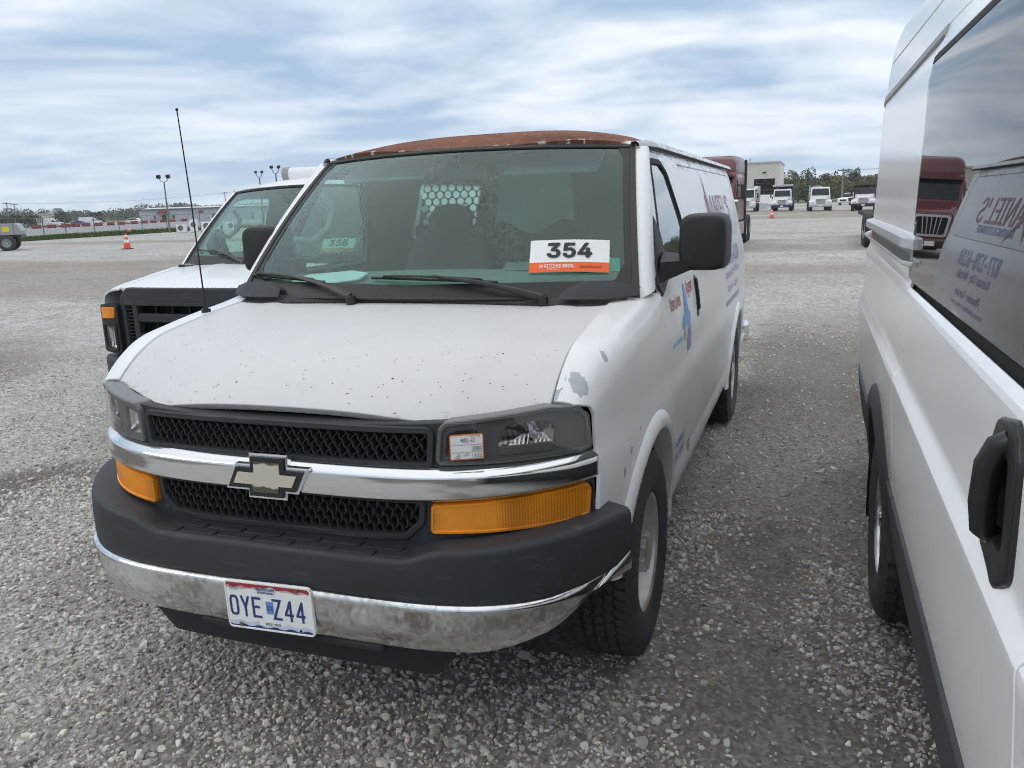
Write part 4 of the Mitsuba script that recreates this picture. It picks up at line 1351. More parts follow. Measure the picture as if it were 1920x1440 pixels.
def sign(key, number, label, O, ex, ey, off, scale=1.0, bend=.006):
    n = np.cross(ex, ey)
    tag(key, label, 'sign', 'numbered lot signs')
    W, H = .302 * scale, .152 * scale
    fn = lambda o: (lambda a, b: O + a[:, None] * ex + b[:, None] * ey + n * (o + off) + n * (bend * (1 - (2 * a / W) ** 2))[:, None])
    sheet = sbox(-W / 2, -H / 2 + .046 * scale, W / 2, H / 2)
    band = sbox(-W / 2, -H / 2, W / 2, -H / 2 + .046 * scale)
    put(key + '__sheet', panel(sheet, fn(0), .03, thick=0, out=n), 'mat_paper', True)
    put(key + '__band', panel(band, fn(0), .03, thick=0, out=n), 'mat_paper_orange', True)
    nn = lambda o: (lambda a, b: (fn(o)(a, b), np.broadcast_to(n, (len(a), 3))))
    num = text_poly_mesh(number, .064 * scale, .0004, bold=True, width=.168 * scale)
    put(key + '__number', wrap(cat(*[mv(num, (dx, .024 * scale + dy, k * .00012)) for k, (dx, dy) in enumerate(((-.0022, 0), (.0022, 0), (0, .0016), (0, -.0016)))]), nn(.0012)), 'mat_ink', False)
    put(key + '__lettering', wrap(mv(text_poly_mesh('rb RITCHIE BROS.', .015 * scale, .0004, bold=True, width=.132 * scale), (-.046 * scale, -.050 * scale, 0)), nn(.0012)), 'mat_paper', False)
    put(key + '__small_lettering', wrap(mv(text_poly_mesh('Auctioneers', .007 * scale, .0004, width=.042 * scale), (-.062 * scale, -.064 * scale, 0)), nn(.0012)), 'mat_paper', False)
    put(key + '__address', wrap(mv(text_poly_mesh('rbauction.com', .010 * scale, .0004, width=.080 * scale), (.082 * scale, -.052 * scale, 0)), nn(.0012)), 'mat_ink', False)


O, ex, ey = on_ws((.717, .225), 1, .012)
sign('lot_sign', '354', 'white and orange lot sign 354 on the windscreen of the middle van', O, ex, ey, .004)
put(VAN + '__inspection_sticker', panel(sbox(.885, .15, .935, .225), ws_map, .02, thick=0, out=(0, -1, 1), off=-.003), mat('sticker_green', pr((0.05, 0.35, 0.26), .5)), False)

# inspection tag on the head lamp
tk = 'lamp_tag'
tag(tk, 'small white paper tag with handwritten numbers stuck on the headlight', 'tag')
x0 = .600
tO = np.array([x0, float(yf(x0)) - .014, 1.016])
sl = 4 * .43 * x0 ** 3
tex = np.array([1, sl, .035])
tex /= np.linalg.norm(tex)
tey = np.array([0, 0, 1.0])
tn = np.cross(tex, tey)
tf = lambda o: (lambda a, b: tO + a[:, None] * tex + b[:, None] * tey + tn * o)
tnf = lambda o: (lambda a, b: (tf(o)(a, b), np.broadcast_to(tn, (len(a), 3))))
TW, TH = .092, .070
put(tk + '__border', panel(rpoly([(-TW / 2, -TH / 2), (TW / 2, -TH / 2), (TW / 2, TH / 2), (-TW / 2, TH / 2)], .004), tf(0), .03, thick=.0006, out=tn), 'mat_paper_edge', False)
put(tk + '__sheet', panel(rpoly([(-TW / 2 + .002, -TH / 2 + .002), (TW / 2 - .002, -TH / 2 + .002), (TW / 2 - .002, TH / 2 - .002), (-TW / 2 + .002, TH / 2 - .002)], .003), tf(.0006), .03, thick=0, out=tn), 'mat_paper', False)
rules = shapely.union_all([sbox(-.044, .006, .044, .007), sbox(-.044, -.015, .044, -.014), sbox(.014, -.033, .015, .007)])
put(tk + '__rules', panel(rules, tf(.0010), .05, thick=0, out=tn), 'mat_ink', False)
for s, x, y, h, w in (('M01-41', .004, .020, .012, .038), ('0880', .029, -.004, .013, .024), ('332', .031, -.025, .011, .022)):
    put(tk + '__handwriting', wrap(mv(text_poly_mesh(s, h, .0003, width=w), (x, y, 0)), tnf(.0010)), 'mat_ink', False)
for s, x, y, w in (('888', -.022, -.019, .007), ('Video', -.024, -.0245, .011), ('Battery', -.026, -.030, .015), ('Florida', .001, -.018, .012), ('Inspection', -.002, -.0235, .018), ('GE AUGUST Tag', .024, .0305, .026)):
    if s.startswith('GE'):
        s = 'GE Tag'
    put(tk + '__print', wrap(mv(text_poly_mesh(s, .0035, .0003, width=w), (x, y, 0)), tnf(.0010)), 'mat_ink', False)
# ---------------------------------------------------------------- lettering on its side
def side_frame(yc, zc, sgn=1, slant=0.0):
    def fn(a, b):
        y = yc + a
        z = zc + b + slant * a
        P = side_map(y, z)
        n = np.stack([np.ones_like(y), 0 * y, 0.12 + 0 * y], -1)
        return P, n / np.linalg.norm(n, axis=1, keepdims=True)
    return fn


def side_text(name, s, yc, zc, h, m, width=None, bold=False, off=.0015, slant=0.0):
    put(f'{VAN}__{name}', wrap(text_poly_mesh(s, h, .0004, bold=bold, width=width), side_frame(yc, zc, slant=slant), off), m, False)


def side_poly(name, poly, m, off=.0018):
    put(f'{VAN}__{name}', panel(poly, side_map, .05, thick=0, out=(1, 0, 0), off=off), m, True)


side_text('door_lettering', 'Van Lines', 1.51, 1.245, .055, 'mat_red_print', .27, False)
side_text('door_lettering', 'Agent', 1.93, 1.262, .060, 'mat_red_print', .19, False)
side_text('door_slogan', "World-Class Moving", 1.50, 1.075, .022, 'mat_sky_print', .26, False)
aa = Polygon([(1.68, 1.155), (1.665, 1.105), (1.70, 1.105), (1.715, 1.14), (1.755, 1.30), (1.79, 1.30), (1.84, 1.155), (1.855, 1.155), (1.855, 1.12), (1.70, 1.12)])
leg = Polygon([(1.755, 1.30), (1.785, 1.30), (1.745, 1.12), (1.71, 1.05), (1.685, 1.06), (1.71, 1.12)])
leg2 = Polygon([(1.755, 1.30), (1.785, 1.30), (1.90, 1.04), (1.89, .99), (1.78, .99), (1.80, 1.08)])
barp = Polygon([(1.64, 1.125), (1.67, 1.165), (1.88, 1.165), (1.88, 1.115), (1.65, 1.105)])
logo = shapely.union_all([leg, leg2, barp])
side_poly('door_logo', logo.intersection(sbox(0, 1.10, 9, 9)), 'mat_blue_print')
side_poly('door_logo', logo.intersection(sbox(0, 0, 9, 1.095)), 'mat_violet_print')
# big lettering on the cargo side
side_text('side_lettering', "DANIEL'S", 3.95, 1.60, .17, 'mat_maroon_print', 1.35, False, -.0015)
side_text('side_lettering', 'MOVING & STORAGE', 4.0, 1.475, .05, 'mat_violet_print', .95, False, -.0015)
star = Polygon([(3.28, 1.83), (3.36, 1.60), (3.30, 1.42), (3.42, 1.56), (3.75, 1.40), (3.45, 1.60), (3.34, 1.75)])
side_poly('side_star', star, 'mat_maroon_print', -.001)
side_text('phone_number', '877-178-6110', 4.05, 1.275, .105, 'mat_faded_navy', 1.15, True)
side_text('side_cities', 'Kansas City-Wichita', 4.05, 1.16, .05, 'mat_faded_navy', .95, False)
side_text('side_cities', 'Phoenix-Tucson', 4.05, 1.07, .05, 'mat_faded_navy', .75, False)
side_text('web_address', 'www.danielsmoving.com', 4.05, .975, .045, 'mat_faded_navy', 1.0, False)
side_text('sill_lettering', 'AVONDALE, AZ', 1.62, .62, .034, 'mat_violet_print', .27, True)
side_text('sill_lettering', 'US DOT 82133', 1.62, .56, .030, 'mat_violet_print', .27, True)
# ---------------------------------------------------------------- the white van on the left (and a second one behind it)
def blunt_van(root, cx, y0, label, group=None, sign_no=None, full=True):
    tag(root, label, 'van')
    off = np.array([cx, y0, 0.0])

    def P(key, mesh, m, smooth=35, **k):
        mesh = cat(*mesh) if isinstance(mesh, (list, tuple)) else mesh
        return put(f'{root}__{key}', mv(mesh, off), m, smooth, **k)

    BE = Pch([.30, .42, .6, .9, 1.05, 1.2, 1.28, 1.5, 1.75, 1.84, 1.90], [.94, .955, .97, .985, .982, .965, .945, .895, .805, .765, .70])
    TE = Pch([0, .06, .3, .8, 4.6, 5.4], [.955, .962, .98, 1, 1, .98])
    ZE = Pch([0, .1, .4, .75, 1.0], [1.125, 1.165, 1.215, 1.265, 1.285])
    sm = lambda y, z: np.stack([BE(z) * TE(y), y, z], -1)

    def wm(y, t):
        z0, zt = ZE(y) - .11, ZE(y)
        zs = .45 + np.clip(t, 0, 1) * (z0 - .45)
        xs = BE(zs) * TE(y)
        a = np.clip(t - 1, 0, 1) * np.pi / 2
        return np.stack([np.where(t > 1, .80 + (xs - .80) * np.cos(a) ** .75, xs), y, np.where(t > 1, z0 + (zt - z0) * np.sin(a) ** .75, zs)], -1)
    tz = lambda y, z: (z - .45) / (float(ZE(y)) - .11 - .45)
    ar = [p for p in arc_pts(.62, .40, .46, 170, -10, 30) if p[1] > .46]
    wp = Polygon([(.05, tz(.05, .95)), (.05, 1.0), (.045, 1.5), (.06, 2.0)] + [(y, 2.0) for y in np.linspace(.15, .9, 6)] + [(.98, 1.4), (1.0, 1.0), (1.05, tz(1.05, .8)), (1.10, tz(1.1, .47))] + [(y, tz(y, z)) for y, z in ar[::-1]] + [(.14, tz(.14, .66)), (.05, tz(.05, .70))]).buffer(0)
    for mk in (lambda m: m, mirx):
        P('front_wing', mk(panel(wp, wm, .05, .1, out=(1, 0, .3))), 'mat_white')
        P('arch_lip', mk(arch_lip(.62, .40, .43, -5, 175, 0, lambda y, z: float(BE(min(max(z, .45), 1.1)) * TE(y)))), 'mat_white', 50)
    hm = lambda x, v: np.stack([x, .03 + .72 * v + .06 * np.abs(x / .8) ** 4, 1.160 + .105 * v ** .85 + .018 * (1 - (x / .8) ** 2) * np.minimum(v * 4, 1) + .007 * np.exp(-((np.abs(x) - .42) / .04) ** 2) * np.clip(v * 3, 0, 1)], -1)
    P('bonnet', panel(sbox(-.795, 0, .795, 1), hm, .05, .05, thick=.03, out=(0, 0, 1), lip=.004), 'mat_white', 50)

    def wmap(a, b):
        xb, yb_, zb = .86 * a, .74 + .11 * a ** 2, 1.272 - .01 * a ** 2
        xt, yt, zt = .715 * a, 1.33 + .10 * a ** 2, 1.875 - .03 * a ** 2
        bow = .03 * 4 * b * (1 - b)
        return np.stack([xb + (xt - xb) * b, yb_ + (yt - yb_) * b - bow * .6, zb + (zt - zb) * b + bow * .6], -1)
    sq = sbox(-1, 0, 1, 1)
    uv, F = grid_poly(sq, .08, .08)
    P('windscreen', tm(wmap(uv[:, 0], uv[:, 1]), F), 'mat_windscreen', True, uv=uv)
    P('windscreen__border', panel(sq.difference(Polygon([(-.93, .12), (0, .07), (.93, .12), (.95, .95), (.9, .99), (-.9, .99), (-.95, .95)])), wmap, .06, thick=0, out=(0, -1, 1), off=.002), 'mat_black', True)
    P('windscreen__seal', panel(sq.buffer(.014).difference(sbox(-.985, .01, .985, .985)), wmap, .06, thick=.012, out=(0, -1, 1), off=.007), 'mat_black_matte', 50)
    zr = lambda y: np.interp(y, [1.3, 1.5, 1.9, 5.4], [1.835, 1.862, 1.875, 1.875])
    zc = Pch([1.3, 1.34, 1.5, 1.8, 2.3, 5.4], [1.86, 1.88, 1.935, 1.965, 1.98, 1.98])

    def rm(x, v):
        yy0 = 1.335 + .10 * (x / .715) ** 2
        y = yy0 + (5.35 - yy0) * v
        k = np.clip(np.abs(x) / .74, 0, 1.05) ** 2.8
        return np.stack([x, y, zc(y) * (1 - k) + zr(y) * k], -1)
    P('roof', panel(sbox(-.738, 0, .738, 1), rm, .06, .03, thick=.02, out=(0, 0, 1)), 'mat_white', 50)
    pa_ = np.linspace(0, 1, 16)
    a0 = wmap(np.full(16, 1.01), pa_)
    a1 = np.stack([np.interp(pa_, [0, 1], [.935, .775]), np.interp(pa_, [0, 1], [.96, 1.48]), np.interp(pa_, [0, 1], [1.285, 1.845])], 1)
    pl = loft([[a * (1 - s) + b * s + np.array([.02, -.012, .008]) * math.sin(math.pi * s) for s in np.linspace(0, 1, 6)] for a, b in zip(a0, a1)])
    pl.fix_normals()
    wn = rpoly([(1.12, 1.33), (1.48, 1.76), (1.60, 1.80), (1.98, 1.80), (2.02, 1.33)], .03)
    sd = Polygon([(1.0, 1.25), (1.015, 1.0), (1.07, .8), (1.12, .46), (5.35, .46), (5.35, 1.86), (1.50, 1.86), (1.42, 1.78), (1.05, 1.34)]).difference(wn).difference(Polygon(arc_pts(4.1, .40, .46, 0, 360, 50)))
    for mk in (lambda m: m, mirx):
        P('windscreen_pillar', mk(pl), 'mat_white', 60)
        P('body_side', mk(panel(sd, sm, .10, out=(1, 0, 0))), 'mat_white')
        P('side_window', mk(panel(wn, sm, .1, thick=0, out=(1, 0, 0), off=-.005)), 'mat_glass', True)
        P('drip_rail', mk(tube([(.765, y, zr(y) + .0) for y in np.linspace(1.46, 5.35, 20)], .016, 8)), 'mat_white', 50)
        P('rear_arch_lip', mk(arch_lip(4.1, .40, .43, -5, 185, 0, lambda y, z: float(BE(min(max(z, .45), 1.1)) * TE(y)))), 'mat_white', 50)
        # lamps
        ff = lambda o: (lambda x, z: np.stack([x, .008 + .035 * np.clip((x - .78) / .2, 0, 1) ** 2 + o, z], -1))
        am = rpoly([(.808, .935), (.798, 1.030), (.955, 1.026), (.962, .93)], .012)
        hd = rpoly([(.812, .700), (.812, .905), (.958, .897), (.948, .725), (.91, .695)], .015)
        pa2 = rpoly([(.785, .675), (.785, 1.042), (.970, 1.038), (.973, .69)], .02)
        P('lamp_panel', mk(panel(pa2.difference(am).difference(hd.buffer(-.012)), ff(.0), .03, thick=.05, out=(0, -1, 0), lip=.004)), 'mat_black', 45)
        lampb = [(.782, 1.055), (.80, 1.09), (.955, 1.09), (.97, 1.06)]
        P('turn_signal', mk(panel(am.buffer(-.008), ff(-.006), .02, thick=.02, out=(0, -1, 0), lip=.004)), 'mat_amber', 45)
        k = P('headlight__lens', mk(panel(hd.buffer(-.012), ff(.002), .03, thick=0, out=(0, -1, 0))), 'mat_clear_lens', True)
        P('headlight__reflector', mk(panel(hd.buffer(-.016), lambda x, z: ff(0)(x, z) + np.stack([0 * x, .05 * (1 - np.exp(-shapely.distance(shapely.points(x, z), hd.exterior) / .03)) + .003 * np.sin(x * 300), 0 * x], -1), .008, thick=0, out=(0, -1, 0))), 'mat_reflector', 60)
        P('headlight__bezel', mk(panel(hd.buffer(.004).difference(hd.buffer(-.014)), ff(-.008), .02, thick=.03, out=(0, -1, 0), lip=.004)), 'mat_black', 45)
    # grille
    gf = lambda o: (lambda x, z: np.stack([x, .0 + .05 * (x / .8) ** 4 + o, z], -1))
    outer = Polygon([(-.69, 1.158), (.69, 1.158), (.77, 1.108), (.785, 1.05), (.775, .655), (-.775, .655), (-.785, 1.05), (-.77, 1.108)])
    op = rpoly([(-.725, 1.04), (.725, 1.04), (.715, .70), (-.715, .70)], .02)
    P('grille__frame', panel(outer.difference(op), gf(.0), .04, thick=.05, out=(0, -1, 0), lip=.008), 'mat_plastic', 45)
    P('grille__frame_step', panel(op.buffer(.018).difference(op), gf(-.010), .04, thick=.03, out=(0, -1, 0), lip=.005), 'mat_plastic', 45)
    P('grille__shadow_box', panel(outer.buffer(-.02), gf(.10), .1, thick=0, out=(0, -1, 0)), 'mat_dark')
    for z in (.945, .80):
        P('grille__bar', box2(-.60, .60, .015, .06, z - .032, z + .032, .008), 'mat_plastic')
    for x in (-.62, .62):
        P('grille__post', box2(x - .024, x + .024, .012, .07, .69, 1.045, .006), 'mat_plastic')
    for x in np.arange(-.45, .46, .15):
        P('grille__rib', box2(x - .005, x + .005, .04, .09, .69, 1.04, .002), 'mat_black')
    for z in np.arange(.72, 1.04, .026):
        for s in (-1, 1):
            P('grille__side_slat', box2(s * .68 - .045, s * .68 + .045, .03, .07, z - .004, z + .004, .001), 'mat_black')
    bxs = np.linspace(-1.0, 1.0, 41)
    bsec = [[(x, -.07 + .16 * abs(x) ** 6 + o, z) for o, z in ((.10, .655), (.0, .655), (-.02, .645), (-.03, .62), (-.03, .50), (-.015, .455), (.02, .44), (.10, .45))] for x in bxs]
    bmm = loft(bsec, True)
    v, f = list(bmm.vertices), list(bmm.faces)
    for base in (0, 40 * 8):
        v.append(np.mean([v[base + i] for i in range(8)], 0))
        f += [[base + i, base + (i + 1) % 8, len(v) - 1] for i in range(8)]
    bmm = tm(v, f)
    bmm.fix_normals()
    P('bumper', bmm, 'mat_plastic', 40)
    P('lower_valance', box2(-.85, .85, .05, .10, .28, .45, .02), 'mat_black_matte')
    P('cowl', panel(sbox(-.85, 0, .85, 1), lambda x, v: np.stack([x, .755 + (.05 + .11 * (x / .86) ** 2) * v, 1.262 + .012 * v], -1), .06, .3, thick=.02, out=(0, 0, 1), off=.004), 'mat_black_matte', 50)
    wsp = lambda a, b, o: wmap(np.array([a]), np.array([b]))[0] + np.array([0, -.7, .7]) * o
    for a0_, b0_, a1_, b1_, pv in ((-.90, .17, -.42, .115, (-.20, .0)), (-.10, .14, .42, .10, (.55, .0))):
        k = K(root + '__wiper')
        put(k + '__blade', mv(tube([wsp(a0_ + (a1_ - a0_) * t, b0_ + (b1_ - b0_) * t, .02) for t in np.linspace(0, 1, 8)], .008, 6), off), 'mat_black')
        p, m_ = wsp(*pv, .03), wsp((a0_ + a1_) / 2, (b0_ + b1_) / 2, .045)
        put(k + '__arm', mv(tube([p, p * .5 + m_ * .5 + [0, 0, .012], m_], [.016, .012, .007], 8), off), 'mat_black')
    P('washer_jet', cbox(.05, .03, .02, (-.72, .66, 1.275), .005), 'mat_black')
    for mk in (lambda m: m, mirx):
        P('door_mirror', mk(cat(cbox(.17, .13, .22, (1.05, 1.50, 1.43), .035), hull([(.92, 1.42, 1.32), (.92, 1.52, 1.32), (.90, 1.45, 1.42), (1.0, 1.44, 1.35), (1.0, 1.52, 1.35), (1.0, 1.5, 1.42)]))), 'mat_plastic', 40)
    dm = lambda x, v: np.stack([x, .80 + .45 * v, 1.27 + .03 * np.sin(v * 3) - .3 * np.clip(v - .9, 0, 1)], -1)
    P('dashboard', panel(sbox(-.85, 0, .85, 1), dm, .08, .1, thick=.1, out=(0, 0, 1)), 'mat_dash', 50)
    for sx in (-.43, .43):
        P('seat', hull([(sx + a * .25, y, z) for a in (-1, 1) for y, z in ((1.85, .9), (1.98, .9), (1.95, 1.5), (2.05, 1.48))] + [(sx + a * .12, 2.03, 1.72) for a in (-1, 1)]), 'mat_seat', 40)
    th_ = np.linspace(0, 2 * np.pi, 31)[:-1]
    P('steering_wheel', tube([(.43 + .19 * math.cos(t), 1.42 + .07 * math.sin(t), 1.28 + .18 * math.sin(t)) for t in th_], .015, 8, closed=True), 'mat_interior')
    P('grab_handle', tube([wsp(-.90, .45, -.06), wsp(-.82, .5, -.14), wsp(-.80, .62, -.16), wsp(-.83, .74, -.13), wsp(-.90, .78, -.06)], .018, 8), 'mat_interior')
    P('rear_view_mirror', cbox(.24, .03, .07, (.0, 1.28, 1.76), .012), 'mat_black')
    P('underbody', [box2(-.85, .85, 1.1, 3.6, .34, .6), box2(-.6, .6, .12, 1.2, .4, 1.0), box2(-.88, .88, 4.6, 5.3, .36, .6)], 'mat_dark')
    zz_ = np.linspace(.46, 1.86, 14)
    rp = [(float(BE(z)) * .98, z) for z in zz_]
    P('rear_wall', panel(Polygon(rp + [(0, 1.98)] + [(-x, z) for x, z in rp[::-1]]), lambda x, z: np.stack([x, 5.36 + 0 * x, z], -1), .2, thick=0, out=(0, 1, 0)), 'mat_white')
    for y, wx in ((.62, .84), (4.1, .84)):
        for s in (1, -1):
            k = wheel(root, (cx + s * wx, y0 + y, .375), R=.378, side=s, nt=120)
    for s in (-1, 1):
        P('wheel_housing', loft([[(s * x, y, z) for y, z in arc_pts(.62, .40, .45, -15, 195, 20)] for x in (.5, .96)]), 'mat_dark')


blunt_van('cargo_van_001', -2.55, 2.75, 'white blunt-nosed van with black grille, left of the rusty-roofed van')
used['cargo_van'] = max(used.get('cargo_van', 0), 2)
# its lot sign and the pipe on its roof
wO = np.array([-2.135, 3.93, 1.385])
exx = np.array([.99, .10, 0.0])
eyy = np.array([0.0, .70, .714])
exx /= np.linalg.norm(exx)
eyy -= exx * (exx @ eyy)
eyy /= np.linalg.norm(eyy)
sign('lot_sign_001', '355', 'lot sign 355 on the windscreen of the left van, seen through the glass', wO, exx, eyy, .006, .96)
pt = [lathe([(-.0, .0), (0, .075), (.012, .08), (.05, .08), (.05, .075), (1.9, .075), (1.9, 0)], 28)]
pm = pt[0]
pm.invert()
pk = 'roof_pipe'
tag(pk, 'white plastic pipe with grey end cap lying on the roof of the left van', 'pipe')
put(pk + '__tube', mv(cyl(.060, (0, 0, 0), (2.3, 0, 0), 28), (-3.22, 4.86, 2.015), 12), 'mat_white', 40)
put(pk + '__end_cap', mv(cyl(.066, (-.012, 0, 0), (.05, 0, 0), 28), (-3.22, 4.86, 2.015), 12), 'mat_rail_grey2', 40)
for d in (.35, 1.6):
    put('cargo_van_001__roof_rack_bracket', box2(-3.22 + d, -3.16 + d, 4.80, 5.1, 1.90, 1.965, .01), 'mat_black')
mat('rail_grey2', pr((.30, .30, .29), .5))
blunt_van('cargo_van_003', -7.9, 14.2, 'white van parked further back, glimpsed through the windscreen of the left van')
# ---------------------------------------------------------------- the tall white van on the right, seen along its flank
RV = 'cargo_van_002'
tag(RV, 'tall white van with black handle and dark sliding-door glass at the right edge', 'van')
TX = Pch([.30, .42, .46, .70, .85, 1.06, 1.088, 1.125, 1.14, 1.352, 1.366, 1.388, 1.45, 1.8, 2.05, 2.13, 2.16, 2.30, 2.49, 2.53], [1.83, 1.795, 1.785, 1.752, 1.738, 1.7245, 1.7225, 1.7435, 1.7455, 1.7475, 1.7525, 1.7655, 1.768, 1.783, 1.794, 1.814, 1.820, 1.848, 1.915, 1.96])
RCX = 2.80


def rv_map(y, z, off=0.0):
    y, z = np.asarray(y, float), np.asarray(z, float)
    x = TX(z) + np.clip(z - 2.0, 0, 1) * .09 * np.clip(2.0 - y, -1.5, 3.2) - .0175 * (np.minimum(y, 1.0) - 1.0) * np.clip((z - 1.37) / .02, 0, 1)
    x = x + .05 * np.clip((y - 2.9) / .5, 0, 1.1) ** 2
    return np.stack([x + 0 * y - off, y, z], -1)


def RP(key, mesh, m, smooth=35, **k):
    return put(f'{RV}__{key}', mesh, m, smooth, **k)


def rpanel(key, poly, m, du=.05, dv=.02, off=0.0, thick=.012, mirror=True, smooth=18, lip=.002):
    p = panel(poly, lambda y, z: rv_map(y, z, off), du, dv, thick=thick, out=(-1, 0, 0), lip=lip)
    RP(key, p, m, smooth)
    if mirror:
        q = p.copy()
        q.vertices = q.vertices * [-1, 1, 1] + [2 * RCX, 0, 0]
        q.faces = q.faces[:, ::-1]
        RP(key, q, m, smooth)


WYR = 1.47
ycut = (-.90, .84)
archr = Polygon(arc_pts(WYR, .39, .475, 0, 360, 60))
zones = {'front_door': sbox(-2.05, .70, ycut[0] - .005, 1.376), 'quarter_lower': Polygon([(ycut[1] + .005, .70), (3.42, .70), (3.42, 1.425), (ycut[1] + .10, 1.425), (ycut[1] + .06, 1.376), (ycut[1] + .005, 1.376)]).difference(archr)}
rpanel('quarter_panel', zones['quarter_lower'], 'mat_clean_white', dv=.015)
rpanel('front_door', zones['front_door'], 'mat_clean_white', dv=.015)
rpanel('front_door__window', sbox(-1.70, 1.388, ycut[0] - .005, 2.04), 'mat_privacy', thick=.006)
rpanel('front_door__window_frame', sbox(-2.05, 1.388, -1.71, 2.04), 'mat_black', thick=.006)
SD = K(RV + '__sliding_door')
slow = Polygon([(ycut[0] + .005, .70), (ycut[1] - .005, .70), (ycut[1] - .005, 1.376), (ycut[0] + .005, 1.376)])
hrec = rpoly([(-.745, 1.135), (-.74, 1.30), (-.71, 1.352), (-.60, 1.330), (-.525, 1.235), (-.518, 1.165), (-.57, 1.125), (-.70, 1.112)], .02)
put(SD + '__lower_panel', panel(slow.difference(hrec), rv_map, .05, .012, out=(-1, 0, 0)), 'mat_clean_white', 16)
put(SD + '__glass', panel(Polygon([(ycut[0] + .005, 1.388), (.965, 1.388), (.975, 1.44), (1.045, 2.04), (ycut[0] + .005, 2.04)]), rv_map, .06, .05, thick=.008, out=(-1, 0, 0)), 'mat_privacy', True)
HK = SD + '__handle'
put(HK + '_bezel', panel(hrec.difference(rpoly([(-.70, 1.155), (-.69, 1.30), (-.61, 1.275), (-.56, 1.22), (-.57, 1.155)], .02)), lambda y, z: rv_map(y, z, .008), .02, .015, thick=.03, out=(-1, 0, 0), lip=.005), 'mat_black', 50)
put(HK + '_cup', panel(hrec.buffer(-.005), lambda y, z: rv_map(y, z, -.035), .03, thick=0, out=(-1, 0, 0)), 'mat_black_matte', 50)
hg = [rv_map(np.array([y]), np.array([z]), o)[0] for y, z, o in ((-.605, 1.150, .0), (-.615, 1.165, .016), (-.625, 1.21, .022), (-.64, 1.27, .022), (-.655, 1.305, .014), (-.66, 1.315, 0))]
put(HK, tube(hg, [.016, .019, .020, .020, .018, .016], 12), 'mat_black', 60)
# upper parts
up = Polygon([(.993, 1.53), (3.42, 1.53), (3.42, 2.115), (1.062, 2.115)])
rpanel('rear_window_panel', up, 'mat_clean_white', dv=.04, off=-.004, thick=.008)
rpanel('cant_rail', sbox(-2.05, 2.155, 3.42, 2.305), 'mat_clean_white', dv=.02)
rpanel('roof_edge', sbox(-2.05, 2.317, 3.42, 2.49), 'mat_clean_white', dv=.02)
rpanel('gutter', sbox(-2.05, 2.301, 3.41, 2.321), 'mat_dark', off=-.010, thick=0)
rpanel('door_rail', sbox(.99, 2.122, 3.40, 2.15), mat('rail_grey', pr((.22, .225, .22), .4, metal=.4)), off=.006, dv=.01, lip=.004)
rpanel('glass_top_seal', sbox(-2.05, 2.045, 1.03, 2.066), 'mat_black_matte', off=.0, thick=.01)
RP('inner_skin', panel(sbox(-2.0, .45, 3.4, 2.25), lambda y, z: rv_map(y, z, -.03), .2, .1, thick=0, out=(-1, 0, 0)), 'mat_dark', True)
rpanel('cant_strip', sbox(-2.05, 2.07, .985, 2.148), 'mat_clean_white', off=0, dv=.02)
# sliding door track below the rear panel
tr0, tr1 = .86, 3.40
for z0, z1, o in ((1.488, 1.520, .030), (1.436, 1.450, .032)):
    secs = []
    for y in np.linspace(tr0, tr1, 24):
        e = np.clip((y - tr0) / .05, 0, 1)
        xx = float(rv_map(np.array([y]), np.array([1.47]))[0, 0])
        xo = xx - (o * (.35 + .65 * e) if y < tr0 + .05 else o)
        secs.append([(xx + .05, y, z1), (xo + .003, y, z1), (xo, y, z1 - .004), (xo, y, z0 + .003), (xo + .003, y, z0), (xx + .05, y, z0)])
    m = loft(secs, True)
    v, f = list(m.vertices), list(m.faces)
    f += [[0, i, i + 1] for i in range(1, 5)]
    m = tm(v, f)
    m.fix_normals()
    RP('door_track', m, mat('track_metal', pr((.60, .61, .62), .22, metal=.85)) if z0 > 1.45 else 'mat_track_metal', 40)
RP('door_track__back', panel(sbox(tr0 + .01, 1.445, tr1, 1.50), lambda y, z: rv_map(y, z, -.025), .2, thick=0, out=(-1, 0, 0)), mat('track_back', pr((.17, .165, .155), .45, metal=.3)), True)
RP('door_track__end_plate', panel(sbox(.94, 1.40, .985, 1.50), lambda y, z: rv_map(y, z, .001), .05, thick=.01, out=(-1, 0, 0)), 'mat_rail_grey')
rpanel('track_ledge', Polygon([(.95, 1.52), (3.42, 1.52), (3.42, 1.529), (.95, 1.529)]), 'mat_clean_white', dv=.005)
# cladding and arch flare
for y0_, y1_, nm in ((-2.05, ycut[0] - .005, 'cladding'), (ycut[0] + .005, ycut[1] - .005, 'cladding'), (ycut[1] + .005, 1.02, 'cladding'), (1.92, 3.42, 'cladding')):
    rpanel(nm, sbox(y0_, .43, y1_, .692), 'mat_plastic', off=.010, dv=.03, thick=.03, lip=.006, smooth=45)
rpanel('sill_underside', sbox(-2.05, .33, .98, .428), 'mat_black_matte', off=-.01, dv=.03, thick=0)


def rflare():
    secs = []
    for a in np.linspace(math.radians(-6), math.radians(176), 50):
        q = []
        for d, o in ((.085, -.002), (.078, .012), (.045, .024), (.008, .028), (-.012, .022), (-.016, .0), (-.016, -.10)):
            y, z = WYR + (.475 + d - .02) * math.cos(a), .39 + (.475 + d - .02) * math.sin(a)
            p = rv_map(np.array([y]), np.array([np.clip(z, .45, 1.02)]))[0]
            q.append((p[0] - o, y, z))
        secs.append(q)
    m = loft(secs)
    m.fix_normals()
    return m


